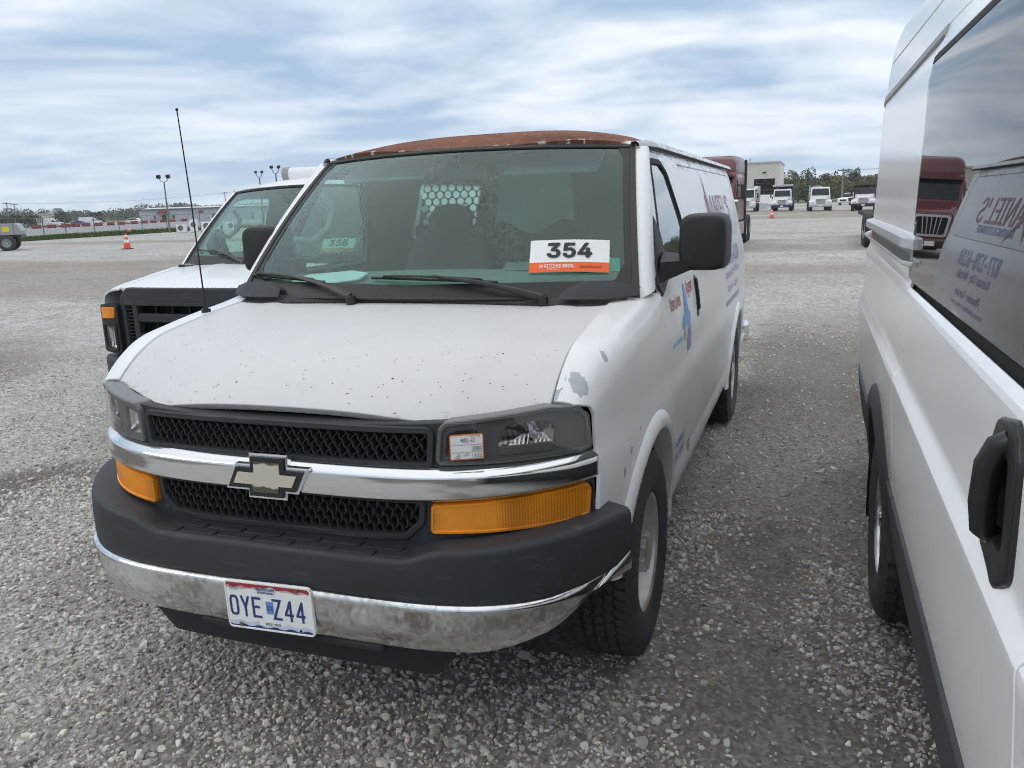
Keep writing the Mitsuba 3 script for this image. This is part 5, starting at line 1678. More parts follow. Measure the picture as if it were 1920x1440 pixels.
fl_ = rflare()
RP('arch_flare', fl_, 'mat_plastic', 50)
ll = [loft([[(x, y, z) for y, z in arc_pts(WYR, .39, .46, -20, 150, 30)] for x in (1.75, 2.15)])]
RP('wheel_housing', ll[0], 'mat_dark')
wheel(RV, (1.752 + .1175, WYR, .385), R=.388, W=.235, rim_r=.222, side=-1, style=1, kind='alloy', nt=500)
for x, y, s in ((2 * RCX - 1.87, WYR, 1), (1.87, -2.3, -1), (2 * RCX - 1.87, -2.3, 1)):
    wheel(RV, (x, y, .385), R=.388, W=.235, rim_r=.222, side=s, style=1, kind='alloy', nt=160)
# roof, ends and floor
sec_z = np.concatenate([np.linspace(.45, 1.4, 8), np.linspace(1.5, 2.49, 10)])
RP('roof', panel(sbox(-2.05, -.86, 3.42, .86), lambda y, u: np.stack([RCX + u, y, 2.49 + .07 * (1 - (u / .86) ** 2)], -1), .3, .1, thick=.01, out=(0, 0, 1)), 'mat_clean_white', 50)
prf = [(float(rv_map(np.array([3.42]), np.array([z]))[0, 0]), z) for z in sec_z]
RP('rear_door', panel(Polygon(prf + [(RCX, 2.56)] + [(2 * RCX - x, z) for x, z in prf[::-1]]), lambda x, z: np.stack([x, 3.425 + .02 * (1 - ((x - RCX) / 1.05) ** 2), z], -1), .2, thick=.02, out=(0, 1, 0)), 'mat_clean_white')
RP('rear_bumper', box2(1.80, 2 * RCX - 1.80, 3.40, 3.60, .42, .62, .03), 'mat_plastic')
RP('tail_light', box2(1.80, 1.92, 3.43, 3.47, 1.05, 1.50, .012), mat('tail_red', pr((.40, .02, .02), .2, coat=1)))
RP('inner_wall', box2(1.93, 2 * RCX - 1.93, -2.0, 3.40, .62, 2.1, .02), 'mat_dark')
nose = [(-2.05, 2.10, 1.0), (-2.05, .45, 1.0), (-2.6, 1.55, .97), (-3.35, 1.25, .9), (-3.5, .9, .88), (-3.5, .45, .88), (-2.05, 2.49, .85), (-2.45, 2.0, .85)]
RP('nose', hull([(RCX + s * w, y, z) for y, z, w in nose for s in (-1, 1)]), 'mat_clean_white', 30)
RP('underbody', box2(1.95, 2 * RCX - 1.95, -2.9, 3.3, .36, .62), 'mat_dark')
# ---------------------------------------------------------------- the yard behind
ORD = 'first second third fourth fifth sixth seventh eighth ninth tenth eleventh twelfth thirteenth fourteenth fifteenth'.split()
for n_, c_, r_, k_ in (('maroon', (.115, .020, .026), .22, dict(coat=.9)), ('truck_blue', (.015, .030, .085), .3, dict(coat=.6)), ('tank_grey', (.34, .34, .35), .45, dict(metal=.3)), ('shed_wall', (.58, .56, .50), .7, {}), ('shed_trim', (.50, .51, .50), .6, {}),
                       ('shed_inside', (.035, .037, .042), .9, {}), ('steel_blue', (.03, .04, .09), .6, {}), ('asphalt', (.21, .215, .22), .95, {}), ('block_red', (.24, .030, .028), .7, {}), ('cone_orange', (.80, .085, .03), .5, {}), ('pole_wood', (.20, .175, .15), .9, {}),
                       ('pole_steel', (.16, .17, .18), .5, dict(metal=.5)), ('warehouse', (.46, .475, .49), .7, {}), ('car_blue', (.03, .10, .36), .3, dict(coat=.6)), ('lift_grey', (.33, .335, .345), .45, {}), ('lift_blue', (.02, .09, .20), .5, {}), ('sticker_yellow', (.75, .62, .02), .5, {}),
                       ('house_wall', (.40, .38, .35), .8, {}), ('house_roof', (.13, .13, .14), .8, {}), ('orange_stripe', (.55, .12, .04), .5, {}), ('bark', (.07, .055, .04), .95, {}), ('far_glass', (.014, .02, .025), .12, dict(spec=.35)), ('lamp_clear', (.65, .66, .66), .2, dict(coat=1.0)), ('tree_haze', (.1, .1, .1), .9, {})):
    mat(n_, pr(c_, r_, **k_))
mat('grass', pr(pc(lambda p, n, uv: mix(mi.Color3f(.055, .085, .022), mi.Color3f(.095, .118, .040), fbm(p.x * .5, p.y * .5, 0.0, 3))), .95, spec=.1))
mat('leaf', pr({'type': 'mesh_attribute', 'name': 'vertex_color'}, .8, spec=.2))


def place(root, loc, rz=0.0):
    def P(key, mesh, m, smooth=35, **k):
        mesh = cat(*mesh) if isinstance(mesh, (list, tuple)) else mesh
        return put(f'{root}__{key}', mv(mv(mesh, rz=rz), loc), m, smooth, **k)
    return P


def tyre_far(P, x, y, r, w, rim=True, rimm='mat_silver'):
    s = 1 if x > 0 else -1
    pr_ = [(-w / 2, r * .6), (-w / 2, r * .93), (-w * .38, r), (w * .38, r), (w / 2, r * .93), (w / 2, r * .6)]
    m = lathe(pr_, 32)
    m.invert()
    wk = P('wheel__tyre', mv(m, (x, y, r)), 'mat_rubber', 30)
    d = lathe([(s * w * .30, 0), (s * w * .34, r * .16), (s * w * .18, r * .3), (s * w * .26, r * .55), (s * w * .46, r * .63)], 28)
    P('wheel__rim', mv(d, (x, y, r)), rimm, 40)


def big_truck(root, loc, rz, label, cabm='mat_white', bump='mat_black', body='dump', bodym='mat_tank_grey', slats='mat_silver', roofz=2.5, group=None, fender=None, cabc=None):
    tag(root, label, 'truck', group)
    P = place(root, loc, rz)
    P('cab', hull([(s * w, y, z) for y, z, w in ((1.15, 1.05, 1.0), (1.25, 1.62, 1.0), (1.62, roofz - .06, .92), (1.8, roofz, .88), (2.75, roofz, .88), (2.85, roofz - .1, .95), (2.85, 1.0, 1.0)) for s in (-1, 1)]), cabc or cabm, 30)
    P('windscreen', hull([(s * w, y, z) for y, z, w in ((1.225, 1.66, .88), (1.585, roofz - .16, .82), (1.57, roofz - .16, .82), (1.19, 1.66, .88)) for s in (-1, 1)]), 'mat_far_glass', False)
    P('bonnet', hull([(s * w, y, z) for y, z, w in ((.02, .62, .50), (.0, 1.30, .52), (.10, 1.42, .60), (1.30, 1.66, .90), (1.30, .75, .95)) for s in (-1, 1)]), cabm, 30)
    P('grille', [box2(-.46, .46, -.03, .05, .74, 1.32, .02)], slats)
    for z in np.linspace(.82, 1.26, 6):
        P('grille__slat', box2(-.42, .42, -.045, -.02, z - .012, z + .012, .003), 'mat_black')
    for s in (-1, 1):
        P('wing', hull([(s * a, y, z) for a, y, z in ((.48, .05, .58), (1.12, .12, .60), (1.14, .18, 1.0), (.50, .02, 1.08), (1.14, .45, 1.13), (.55, .40, 1.25), (1.14, 1.35, 1.05), (.8, 1.35, 1.3), (1.14, 1.5, .75))]), fender or cabm, 30)
        P('headlight', box2(s * .83 - .17, s * .83 + .17, .0, .14, .80, .98, .03), 'mat_lamp_clear', 40)
        P('mirror', [box2(s * 1.28 - .08, s * 1.28 + .08, 1.45, 1.53, 1.55, 2.15, .02), cyl(.02, (s * .98, 1.45, 1.62), (s * 1.25, 1.49, 1.62)), cyl(.02, (s * .94, 1.5, 2.08), (s * 1.25, 1.49, 2.08))], 'mat_black')
        tyre_far(P, s * 1.02, .95, .50, .29)
        for y in (5.0, 6.3):
            tyre_far(P, s * .92, y, .50, .55)
        P('roof_light', box2(s * .6 - .06, s * .6 + .06, 1.72, 1.82, roofz - .01, roofz + .05, .01), 'mat_amber')
    P('bumper', box2(-1.16, 1.16, -.16, .08, .46, .74, .03), bump, 40)
    P('chassis', [box2(-.45, .45, .3, 7.2, .62, .90), box2(-.9, .9, .8, 1.1, .42, .56)], 'mat_dark')
    P('licence_plate', box2(-.15, .15, -.175, -.155, .52, .67, .003), 'mat_paper')
    if body == 'dump':
        P('dump_body', hull([(s * w, y, z) for y, z, w in ((3.1, 1.05, 1.05), (3.0, 2.75, 1.15), (7.4, 2.7, 1.15), (7.3, 1.05, 1.05)) for s in (-1, 1)]), bodym, 20)
        P('cab_shield', hull([(s * 1.12, y, z) for y, z in ((1.9, 2.72), (3.1, 2.62), (3.1, 2.95), (1.9, 2.98)) for s in (-1, 1)]), bodym, 20)
        P('cab_shield__edge', box2(-1.13, 1.13, 1.84, 1.92, 2.80, 3.0, .02), 'mat_silver')
        for x in np.linspace(-1.0, 1.0, 5):
            P('dump_body__stake', box2(x - .04, x + .04, 2.93, 3.02, 1.0, 2.7, .01), bodym)
    elif body == 'tank':
        P('tank', mv(cyl(.95, (0, 0, 0), (0, 4.6, 0), 32), (-.25, 3.0, 1.75)), bodym, 40)
        P('tank__band', [mv(cyl(.97, (0, 0, 0), (0, .08, 0), 32), (-.25, y, 1.75)) for y in (3.3,)], 'mat_silver', 40)
        P('ladder', cyl(.03, (-1.22, 3.0, 1.0), (-1.15, 3.05, 2.65)), 'mat_black')
        P('ladder', cyl(.03, (1.02, 3.0, 1.0), (.95, 3.05, 2.5)), 'mat_black')
        P('stack', cyl(.06, (-1.0, 2.95, 1.4), (-1.06, 2.95, 2.75), 14), 'mat_silver')
        P('beacon', cbox(.22, .12, .07, (0, 2.0, roofz + .035), .02), 'mat_white')
    elif body == 'flat':
        P('deck', box2(-1.22, 1.22, 3.2, 7.6, 1.10, 1.24), 'mat_black_matte')
        P('headboard', [box2(-1.2, 1.2, 3.0, 3.12, 1.1, 2.55), box2(-1.15, 1.15, 1.7, 3.0, 2.46, 2.56)], 'mat_black')
        P('side_box', box2(-1.75, -1.15, 3.3, 4.6, .95, 1.3), 'mat_black')
    return P


big_truck('dump_truck', (-1.98, 98.5, 0), 0, 'white-cabbed dump truck with dark blue body and blue bumper in the far row', bump='mat_truck_blue', body='dump', bodym='mat_truck_blue', fender='mat_white')
big_truck('tank_truck', (2.12, 93.2, 0), 2, 'white truck with round grey tank behind the cab, right of the blue dump truck', bump='mat_silver', body='tank', roofz=2.52)
big_truck('flatbed_truck', (6.05, 88.3, 0), -8, 'white-bonneted flatbed truck with black windscreen and black headboard, far row', bump='mat_black', body='flat', cabm='mat_white', roofz=2.35, cabc='mat_black')
big_truck('truck', (-6.15, 101.0, 0), 0, 'white truck with an orange stripe half hidden behind the maroon lorry', bump='mat_silver', body='flat', cabm='mat_white', roofz=2.7)
put('truck__box_side', mv(box2(.75, 1.25, 2.9, 7.0, 1.2, 3.0, .02), (-6.15, 101.0, 0)), 'mat_white')
put('truck__stripe', mv(box2(1.14, 1.25, 1.2, 1.6, .75, 1.45, .02), (-6.15, 101.0, 0)), 'mat_orange_stripe')

# maroon road tractor
def tractor(root, loc, label, paint='mat_maroon'):
    tag(root, label, 'truck')
    P = place(root, loc)
    sb = lambda rows: loft([[(x, y, z) for x, z in row] for y, row in rows])

    def ring(w, z0, z1, r=.12, n=6):
        a = np.linspace(0, np.pi / 2, n)
        pts = []
        for cx, cz, o in ((w - r, z1 - r, 0), (-w + r, z1 - r, 1), (-w + r, z0 + r * .3, 2), (w - r, z0 + r * .3, 3)):
            rr_ = r if o < 2 else r * .3
            pts += [(cx + (0 if o < 2 else (r - rr_) * (-1 if o == 2 else 1)) + rr_ * math.cos(t + o * np.pi / 2), cz + rr_ * math.sin(t + o * np.pi / 2)) for t in a]
        return pts

    def solid(rows):
        m = loft([[(x, y, z) for x, z in row] for y, row in rows], True)
        v, f = list(m.vertices), list(m.faces)
        n = len(rows[0][1])
        for b in (0, (len(rows) - 1) * n):
            v.append(np.mean([v[b + i] for i in range(n)], 0))
            f += [[b + i, b + (i + 1) % n, len(v) - 1] for i in range(n)]
        m = tm(v, f)
        m.fix_normals()
        return m
    P('bonnet', solid([(.02, ring(.52, .62, 1.30)), (.06, ring(.56, .60, 1.38)), (.5, ring(.68, .7, 1.50, .18)), (1.2, ring(.86, .8, 1.62, .2)), (1.75, ring(1.0, .9, 1.72, .2))]), paint, 45)
    for s in (-1, 1):
        P('wing', hull([(s * a, y, z) for a, y, z in ((.55, .02, .5), (1.05, .16, .52), (1.14, .30, .95), (.6, .04, 1.12), (1.14, .7, 1.20), (.62, .6, 1.28), (1.14, 1.6, 1.22), (.8, 1.7, 1.4), (1.14, 1.85, .85), (1.16, .3, .62), (1.18, 1.0, 1.08))]).subdivide(), paint, 50)
        hl_ = hull([(s * a, y, z) for a, y, z in ((.74, .02, .88), (1.03, .12, .92), (1.10, .30, .98), (.76, .06, 1.0), (1.04, .2, 1.06), (1.10, .36, 1.06))])
        P('headlight', hl_, 'mat_lamp_clear', 40)
        P('mirror', [hull([(s * a, y, z) for a, y, z in ((1.26, 1.72, 1.62), (1.40, 1.76, 1.62), (1.26, 1.86, 1.62), (1.40, 1.86, 1.62), (1.26, 1.72, 2.08), (1.40, 1.76, 2.08), (1.26, 1.86, 2.08), (1.40, 1.86, 2.08))])], 'mat_black', 40)
        P('mirror__arm', [cyl(.022, (s * 1.12, 1.95, 1.66), (s * 1.36, 1.82, 1.66)), cyl(.022, (s * 1.12, 1.95, 2.08), (s * 1.36, 1.82, 2.08))], 'mat_black')
        P('bonnet_mirror', [cbox(.26, .16, .10, (s * 1.12, .95, 1.56), .03), cyl(.018, (s * .98, .9, 1.28), (s * 1.1, .95, 1.54))], 'mat_bar_chrome', 40)
        tyre_far(P, s * 1.03, 1.25, .51, .29)
        for y in (5.6, 6.95):
            tyre_far(P, s * .92, y, .51, .58)
        P('side_window', hull([(s * 1.128, y, z) for y, z in ((1.95, 1.72), (2.05, 2.25), (2.9, 2.3), (2.9, 1.62))] + [(s * 1.10, y, z) for y, z in ((1.95, 1.72), (2.05, 2.25), (2.9, 2.3), (2.9, 1.62))]), 'mat_far_glass', False)
        P('side_extender', box2(s * 1.18 - .03, s * 1.18 + .03, 4.55, 4.95, .9, 3.0, .02), 'mat_black_matte')
        P('step', box2(s * 1.05 - .14, s * 1.05 + .14, 1.9, 4.4, .38, .85, .04), paint)
        P('exhaust_stack', [cyl(.075, (s * 1.0, 5.05, .9), (s * 1.0, 5.05, 2.95), 18)], 'mat_silver')
    P('grille__surround', prism(rpoly([(-.44, .66), (.44, .66), (.52, 1.30), (-.52, 1.30)], .08).difference(rpoly([(-.37, .73), (.37, .73), (.44, 1.23), (-.44, 1.23)], .06)), .06, 'y', at=-.04), 'mat_bar_chrome', 30)
    P('grille__field', prism(rpoly([(-.37, .73), (.37, .73), (.44, 1.23), (-.44, 1.23)], .06), .02, 'y', at=.0), 'mat_dark')
    for x in (-.22, -.11, .0, .11, .22):
        P('grille__bar', hull([(x * .9 - .012, -.02, .74), (x * .9 + .012, -.02, .74), (x * 1.15 - .012, -.02, 1.22), (x * 1.15 + .012, -.02, 1.22), (x, .01, .74), (x, .01, 1.22)]), 'mat_bar_chrome')
    P('bumper', solid([(-.10, ring(.80, .34, .60, .06)), (.05, ring(1.10, .32, .64, .06)), (.5, ring(1.18, .32, .66, .06))]), paint, 45)
    P('bumper__grille', box2(-.42, .42, -.13, -.05, .38, .54, .02), 'mat_black')
    for s in (-1, 1):
        P('fog_lamp', box2(s * .66 - .1, s * .66 + .1, -.12, -.04, .44, .54, .02), 'mat_lamp_clear')
    P('cab', solid([(1.55, ring(1.02, .9, 1.70, .1)), (1.95, ring(1.10, .9, 2.38, .16)), (2.2, ring(1.13, .9, 2.50, .2)), (3.2, ring(1.15, .9, 2.55, .2)), (4.6, ring(1.17, .9, 2.6, .2))]), paint, 45)
    P('windscreen', hull([(s * w, y, z) for y, z, w in ((1.56, 1.745, .90), (1.90, 2.33, .92), (1.93, 2.33, .92), (1.60, 1.745, .92)) for s in (-1, 1)]), 'mat_far_glass', False)
    P('visor', hull([(s * w, y, z) for y, z, w in ((1.76, 2.36, 1.0), (2.15, 2.46, 1.1), (1.76, 2.46, 1.0), (2.15, 2.56, 1.1)) for s in (-1, 1)]), paint, 30)
    P('roof_fairing', solid([(1.98, ring(1.02, 2.42, 2.62, .08)), (2.15, ring(1.05, 2.42, 2.92, .22)), (2.5, ring(1.10, 2.45, 3.06, .28)), (3.3, ring(1.14, 2.45, 3.10, .26)), (4.5, ring(1.17, 2.45, 3.10, .24))]), paint, 50)
    for s in (-1, 1):
        P('marker_light', cbox(.16, .05, .04, (s * .95, 1.80, 2.46), .01), 'mat_amber')
    P('chassis', [box2(-.45, .45, .6, 7.7, .55, .95), box2(-1.0, 1.0, 1.9, 4.4, .55, .95)], 'mat_dark')
    P('licence_plate', box2(-.15, .15, -.15, -.125, .39, .53, .003), 'mat_paper')


tractor('road_tractor', (-2.08, 25.2, 0), 'maroon long-haul tractor standing behind the middle van')
tractor('road_tractor_001', (-8.6, 27.5, 0), 'dark tractor hidden beyond the middle van', 'mat_black')

# low trailer end by the right van
P = place('flat_trailer', (4.15, 26.2, 0))
tag('flat_trailer', 'low trailer with black tyres and cream rims half hidden by the right van', 'trailer')
for y in (.7, 1.75):
    for s in (-1, 1):
        tyre_far(P, s * 1.0, y, .52, .30)
P('deck', box2(-.95, .95, .1, 9.5, .86, 1.0), 'mat_black_matte')
P('axle', [cyl(.06, (-1, y, .52), (1, y, .52)) for y in (.7, 1.75)], 'mat_dark')
P('mudflap', box2(-1.16, -.84, -.05, -.02, .2, .85, .004), 'mat_black_matte')
P('frame', box2(-.5, .5, .3, 9.4, .6, .86), 'mat_dark')


# ordinary cars and pickups, far away
def car(root, loc, rz, label, paint, kind='suv', group=None, catg='car'):
    tag(root, label, catg, group)
    P = place(root, loc, rz)
    prof = {'suv': ([(0, .35), (0, .75), (.15, .95), (1.15, 1.08), (1.75, 1.62), (2.1, 1.68), (3.9, 1.66), (4.5, 1.15), (4.6, .9), (4.6, .35)], [(1.30, 1.10), (1.82, 1.56), (3.8, 1.58), (4.25, 1.14)]),
            'sedan': ([(0, .32), (0, .62), (.2, .78), (1.2, .92), (1.9, 1.38), (3.1, 1.40), (3.9, 1.0), (4.6, .95), (4.65, .32)], [(1.38, .95), (1.95, 1.32), (3.05, 1.33), (3.65, 1.0)]),
            'pickup': ([(0, .45), (0, .95), (.2, 1.12), (1.45, 1.20), (1.95, 1.82), (2.3, 1.88), (3.5, 1.86), (3.62, 1.22), (5.6, 1.20), (5.65, .45)], [(1.58, 1.24), (2.02, 1.78), (3.42, 1.78), (3.5, 1.24)]),
            'van': ([(0, .40), (0, .90), (.15, 1.10), (.85, 1.22), (1.6, 1.95), (1.9, 2.05), (5.2, 2.05), (5.35, 1.9), (5.35, .40)], [(1.0, 1.28), (1.62, 1.85), (2.4, 1.85), (2.4, 1.28)]),
            'box': ([(0, .45), (0, 1.0), (.2, 1.2), (.9, 1.25), (1.3, 2.0), (1.6, 2.05), (2.2, 2.05), (2.25, .9), (6.0, .9), (6.0, .45)], [(1.02, 1.30), (1.36, 1.95), (2.1, 1.95), (2.1, 1.30)])}[kind]
    body, glass = prof
    W = .92 if kind != 'sedan' else .86
    bp = Polygon(body).buffer(-.05).buffer(.05)
    m = prism(bp, 2 * W, 'x', at=-W)
    v = m.vertices.copy()
    k = np.clip((v[:, 2] - 1.05) / .8, 0, 1)
    v[:, 0] *= 1 - .14 * k
    m.vertices = v
    P('body', m, paint, 25)
    for s in (-1, 1):
        g = Polygon(glass)
        gm_ = panel(g, lambda y, z: np.stack([s * (W * (1 - .14 * np.clip((z - 1.05) / .8, 0, 1)) + .004), y, z], -1), .5, thick=0, out=(s, 0, 0))
        P('side_window', gm_, 'mat_far_glass', False)
        P('headlight', box2(s * .70 - .16, s * .70 + .16, -.03, .05, body[1][1] - .16, body[1][1], .02), 'mat_lamp_clear')
    a, b = np.array(glass[0]), np.array(glass[1])
    P('windscreen', hull([(s * W * w, y - .10 + o, z + .03) for (y, z), w in ((a, .92), (b, .82)) for s in (-1, 1) for o in (0, .04)]), 'mat_far_glass', False)
    L = body[-1][0]
    if kind == 'box':
        P('cargo_box', box2(-1.05, 1.05, 2.4, 6.1, .95, 2.5, .03), paint)
    P('bumper', box2(-W, W, -.07, .05, .36, .58, .03), 'mat_silver' if kind in ('pickup', 'box') else paint)
    P('grille', box2(-.5, .5, -.02, .03, .62, body[1][1] - .02, .01), 'mat_black')
    for s in (-1, 1):
        for y in (.85, L - 1.0):
            tyre_far(P, s * (W - .11), y, .36, .24)


car('pickup_truck', (5.7, 139, 0), -25, 'white pickup parked between the tank truck and the flatbed', 'mat_white', 'pickup', catg='pickup')
car('delivery_van', (-2.75, 148.5, 0), 68, 'white van side-on between the dump truck and the tank truck', 'mat_white', 'van', catg='van')
car('box_truck', (-183, 164.5, 0), 110, 'small white truck at the left edge of the far paved lot', 'mat_white', 'box', catg='truck')
car('blue_car', (-186, 176, 0), 110, 'blue car beyond the red blocks on the far lot', 'mat_car_blue', 'sedan', catg='car')
car('box_truck_001', (-196, 190, 0), 110, 'white box truck next to the blue car on the far lot', 'mat_white', 'box', catg='truck')
car('white_suv', (-194, 197, 0), -70, 'white sport utility car parked left of the warehouse', 'mat_white', 'suv', catg='car')
car('pickup_truck_001', (4.6, -9.5, 0), 175, 'silver pickup standing behind the photographer, mirrored in the chrome bar', 'mat_silver', 'pickup', catg='pickup')

# traffic cones
def cone(root, loc, h, label):
    tag(root, label, 'traffic cone', 'traffic cones')
    P = place(root, loc)
    r = lambda z: .15 * h / .72 * (1 - z / h) + .028
    P('base', cbox(.38 * h / .72, .38 * h / .72, .04, (0, 0, .02), .01), 'mat_black_matte')
    for z0, z1, m in ((.03, .30, 'mat_cone_orange'), (.30, .43, 'mat_paper'), (.43, .54, 'mat_cone_orange'), (.54, .62, 'mat_paper'), (.62, .72, 'mat_cone_orange')):
        z0, z1 = z0 * h / .72, z1 * h / .72
        P('band' if m == 'mat_paper' else 'body', lathe([(z0, 0), (z0, r(z0)), (z1, r(z1)), (z1, 0)], 20, 'z'), m, 40)


cone('traffic_cone', (-34.0, 34.1, 0), .88, 'orange traffic cone with white bands, nearer of the two on the left')
cone('traffic_cone_001', (-72.0, 73.3, 0), .95, 'orange traffic cone at the edge of the grass strip')
cone('traffic_cone_002', (-1.65, 68, 0), .72, 'small orange cone in front of the blue dump truck')

# steel shed on the right
P = place('steel_shed', (0, 180, 0))
tag('steel_shed', 'beige steel shed with two tall open bays, behind the far trucks', 'building')
for x0, x1, z0, z1 in ((-6.28, -5.55, 0, 8.55), (-10.4, -6.28, 5.34, 8.55), (-12.7, -10.4, 0, 8.55), (-17.0, -12.7, 5.0, 8.55), (-40, -17.0, 0, 8.55)):
    P('wall', box2(x0, x1, 0, .2, z0, z1, .004), 'mat_shed_wall')
    for x in np.arange(x0 + .3, x1, .6):
        P('wall__rib', box2(x - .04, x + .04, -.03, 0, z0, z1, .01), 'mat_shed_wall')
P('wall', box2(-5.55, -5.35, 0, 24, 0, 8.5, .01), 'mat_shed_wall')
P('roof', box2(-40.2, -5.2, -.2, 24.2, 8.6, 8.85, .03), 'mat_shed_trim')
P('gutter', box2(-40.2, -5.2, -.32, -.2, 8.5, 8.78, .02), 'mat_shed_trim')
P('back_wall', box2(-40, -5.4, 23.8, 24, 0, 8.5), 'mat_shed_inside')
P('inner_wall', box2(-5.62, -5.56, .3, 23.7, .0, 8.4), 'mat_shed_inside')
for x in (-8.6, -14.8):
    P('column', box2(x - .15, x + .15, 8, 8.4, 0, 8.4), 'mat_steel_blue')
for z in (3.2, 4.6):
    P('girt', box2(-17, -6.2, 12, 12.2, z - .1, z + .1), 'mat_tank_grey')
P('downpipe', cyl(.09, (-11.9, -.1, 0), (-11.9, -.1, 8.6)), 'mat_shed_trim')
P('vent_pipe', cyl(.08, (-11.4, 1.5, 8.7), (-11.4, 1.5, 9.7)), 'mat_pole_steel')
P('wall_lamp', cbox(.7, .35, .25, (-8.4, -.15, 6.6), .03), 'mat_black')
P('door_frame', [box2(-10.55, -10.4, -.05, 0, 0, 5.4), box2(-6.28, -6.13, -.05, 0, 0, 5.4), box2(-10.55, -6.13, -.06, 0, 5.34, 5.5)], 'mat_shed_trim')
tag('concrete_block', 'small white concrete block on the ground in front of the shed', 'block')
put('concrete_block', box2(-6.3, -4.9, 126, 126.8, 0, .8, .04), 'mat_warehouse')

# paved lot, grass strip, fence, red blocks and warehouse on the left
def flat(key, pts, z, m, **k):
    g = Polygon(pts)
    v, f = grid_poly(g, 25, 25)
    put(key, tm(np.column_stack([v, np.full(len(v), z)]), f), m, False, **k)


flat('paved_lot', [(-73, 60), (-84, 93), (-84, 102), (-74, 120), (-40, 175), (-100, 300), (-280, 310), (-205, 214), (-166, 146), (-150, 118)], .012, 'mat_asphalt', kind='structure', label='grey paved lot beyond the fence')
flat('grass_strip', [(-60, 47), (-62.5, 52), (-63.5, 60), (-65, 72), (-66, 82), (-60, 100), (-44, 125), (-52, 132), (-72, 112), (-84, 101), (-83, 90), (-80, 78), (-75, 64), (-70, 54)], .018, 'mat_grass', kind='structure', label='strip of mown grass along the fence')
gr = np.random.default_rng(3)
N = 9000
t = gr.uniform(size=(N, 2))
gl0, gl1 = np.array([(-62, 51), (-63.6, 61), (-65.6, 75), (-63, 92), (-48, 122)]), np.array([(-72, 58), (-79, 71), (-82.5, 84), (-83, 100), (-56, 128)])
kk = np.linspace(0, 1, 5)
lo = np.stack([np.interp(t[:, 0], kk, gl0[:, i]) for i in (0, 1)], 1)
hi = np.stack([np.interp(t[:, 0], kk, gl1[:, i]) for i in (0, 1)], 1)
pp_ = lo + (hi - lo) * t[:, 1:]
ang = gr.uniform(0, 2 * np.pi, N)
wv = np.stack([np.cos(ang), np.sin(ang)], 1) * .12
V = np.stack([np.column_stack([pp_ - wv, np.full(N, .01)]), np.column_stack([pp_ + wv, np.full(N, .01)]), np.column_stack([pp_ + gr.normal(size=(N, 2)) * .05, gr.uniform(.08, .26, N)])], 1)
put('grass_tufts', tm(V.reshape(-1, 3), np.arange(3 * N).reshape(-1, 3)), 'mat_grass', False, kind='stuff', label='tufts of green grass on the strip by the fence')

FP = np.array([(-70, 54), (-74.2, 62.6), (-78.7, 71.0), (-80.7, 77.5), (-84.0, 87.0), (-86, 97), (-80, 110), (-70, 121), (-58, 132), (-46, 145)])
d_ = np.concatenate([[0], np.cumsum(np.linalg.norm(np.diff(FP, axis=0), axis=1))])
tag('chain_fence', 'grey chain-link fence posts with top rail along the grass strip', 'fence')
fx = lambda s: np.array([np.interp(s, d_, FP[:, 0]), np.interp(s, d_, FP[:, 1])])
for s in np.arange(0, d_[-1], 6.2):
    x, y = fx(s)
    put('chain_fence__post', cyl(.05, (x, y, 0), (x, y, 2.0), 10), 'mat_pole_steel')
for z in (.2, 1.98):
    put('chain_fence__rail', tube([(*fx(s), z) for s in np.arange(0, d_[-1], 3.1)], .028, 6), 'mat_pole_steel')
ws_ = []
for s in np.arange(0, d_[-1] - 2, .8):
    a, b = fx(s), fx(s + 1.8)
    ws_ += [tube([(*a, .2), (*b, 1.96)], .008, 3, caps=False), tube([(*a, 1.96), (*b, .2)], .008, 3, caps=False)]
put('chain_fence__wire', cat(*ws_), 'mat_pole_steel', False, kind='stuff')

BL = [(-163.9, 140.2), (-163.6, 144), (-163, 147.5), (-164.4, 151.5), (-165, 155.1), (-165.9, 159.8), (-166.7, 164.5), (-168, 169.3), (-176, 182), (-181, 191), (-186, 200), (-190, 208.5), (-194, 217), (-197, 226), (-200, 236)]
for i, (x, y) in enumerate(BL):
    k = put('parking_block', mv(cbox(1.9, .6, .85, (0, 0, .42), .08), (x, y, 0), rz=40), 'mat_block_red', label=f'dark red concrete block on the far lot, {ORD[i]} of the row counted from the left', category='block', group='red blocks on the far lot')
wd = np.array([.941, .337])
wo = np.array([-212.0, 222.0])
P = place('warehouse', (wo[0], wo[1], 0), math.degrees(math.atan2(wd[1], wd[0])))
tag('warehouse', 'long low grey warehouse with a red-roofed entrance, left background', 'building')
P('wall', box2(0, 95, 0, 20, 0, 4.2, .02), 'mat_warehouse')
for x in np.arange(.75, 95, 1.5):
    P('wall__rib', box2(x - .05, x + .05, -.05, 0, 0, 4.2, .01), 'mat_warehouse')
P('roof', hull([(-.4, -.5, 4.2), (95.4, -.5, 4.2), (-.4, 20.5, 4.2), (95.4, 20.5, 4.2), (-.4, 10, 5.0), (95.4, 10, 5.0)]), 'mat_shed_trim', 20)
P('fascia', box2(-.5, 95.5, -.65, -.5, 4.0, 4.4), 'mat_house_roof')
P('porch', hull([(6.2, -2, 2.9), (10.4, -2, 2.9), (8.3, -2, 4.0), (6.2, 0, 2.9), (10.4, 0, 2.9), (8.3, 0, 4.0)]), 'mat_block_red', 20)
for x in (6.4, 10.2):
    P('porch__post', box2(x - .12, x + .12, -1.95, -1.7, 0, 2.9), 'mat_warehouse')
P('door', box2(7.6, 9.0, -.06, 0, 0, 2.3), 'mat_far_glass')
for x in (5.2, 11.5):
    P('window', box2(x - .35, x + .35, -.06, 0, 1.1, 2.2), 'mat_far_glass')
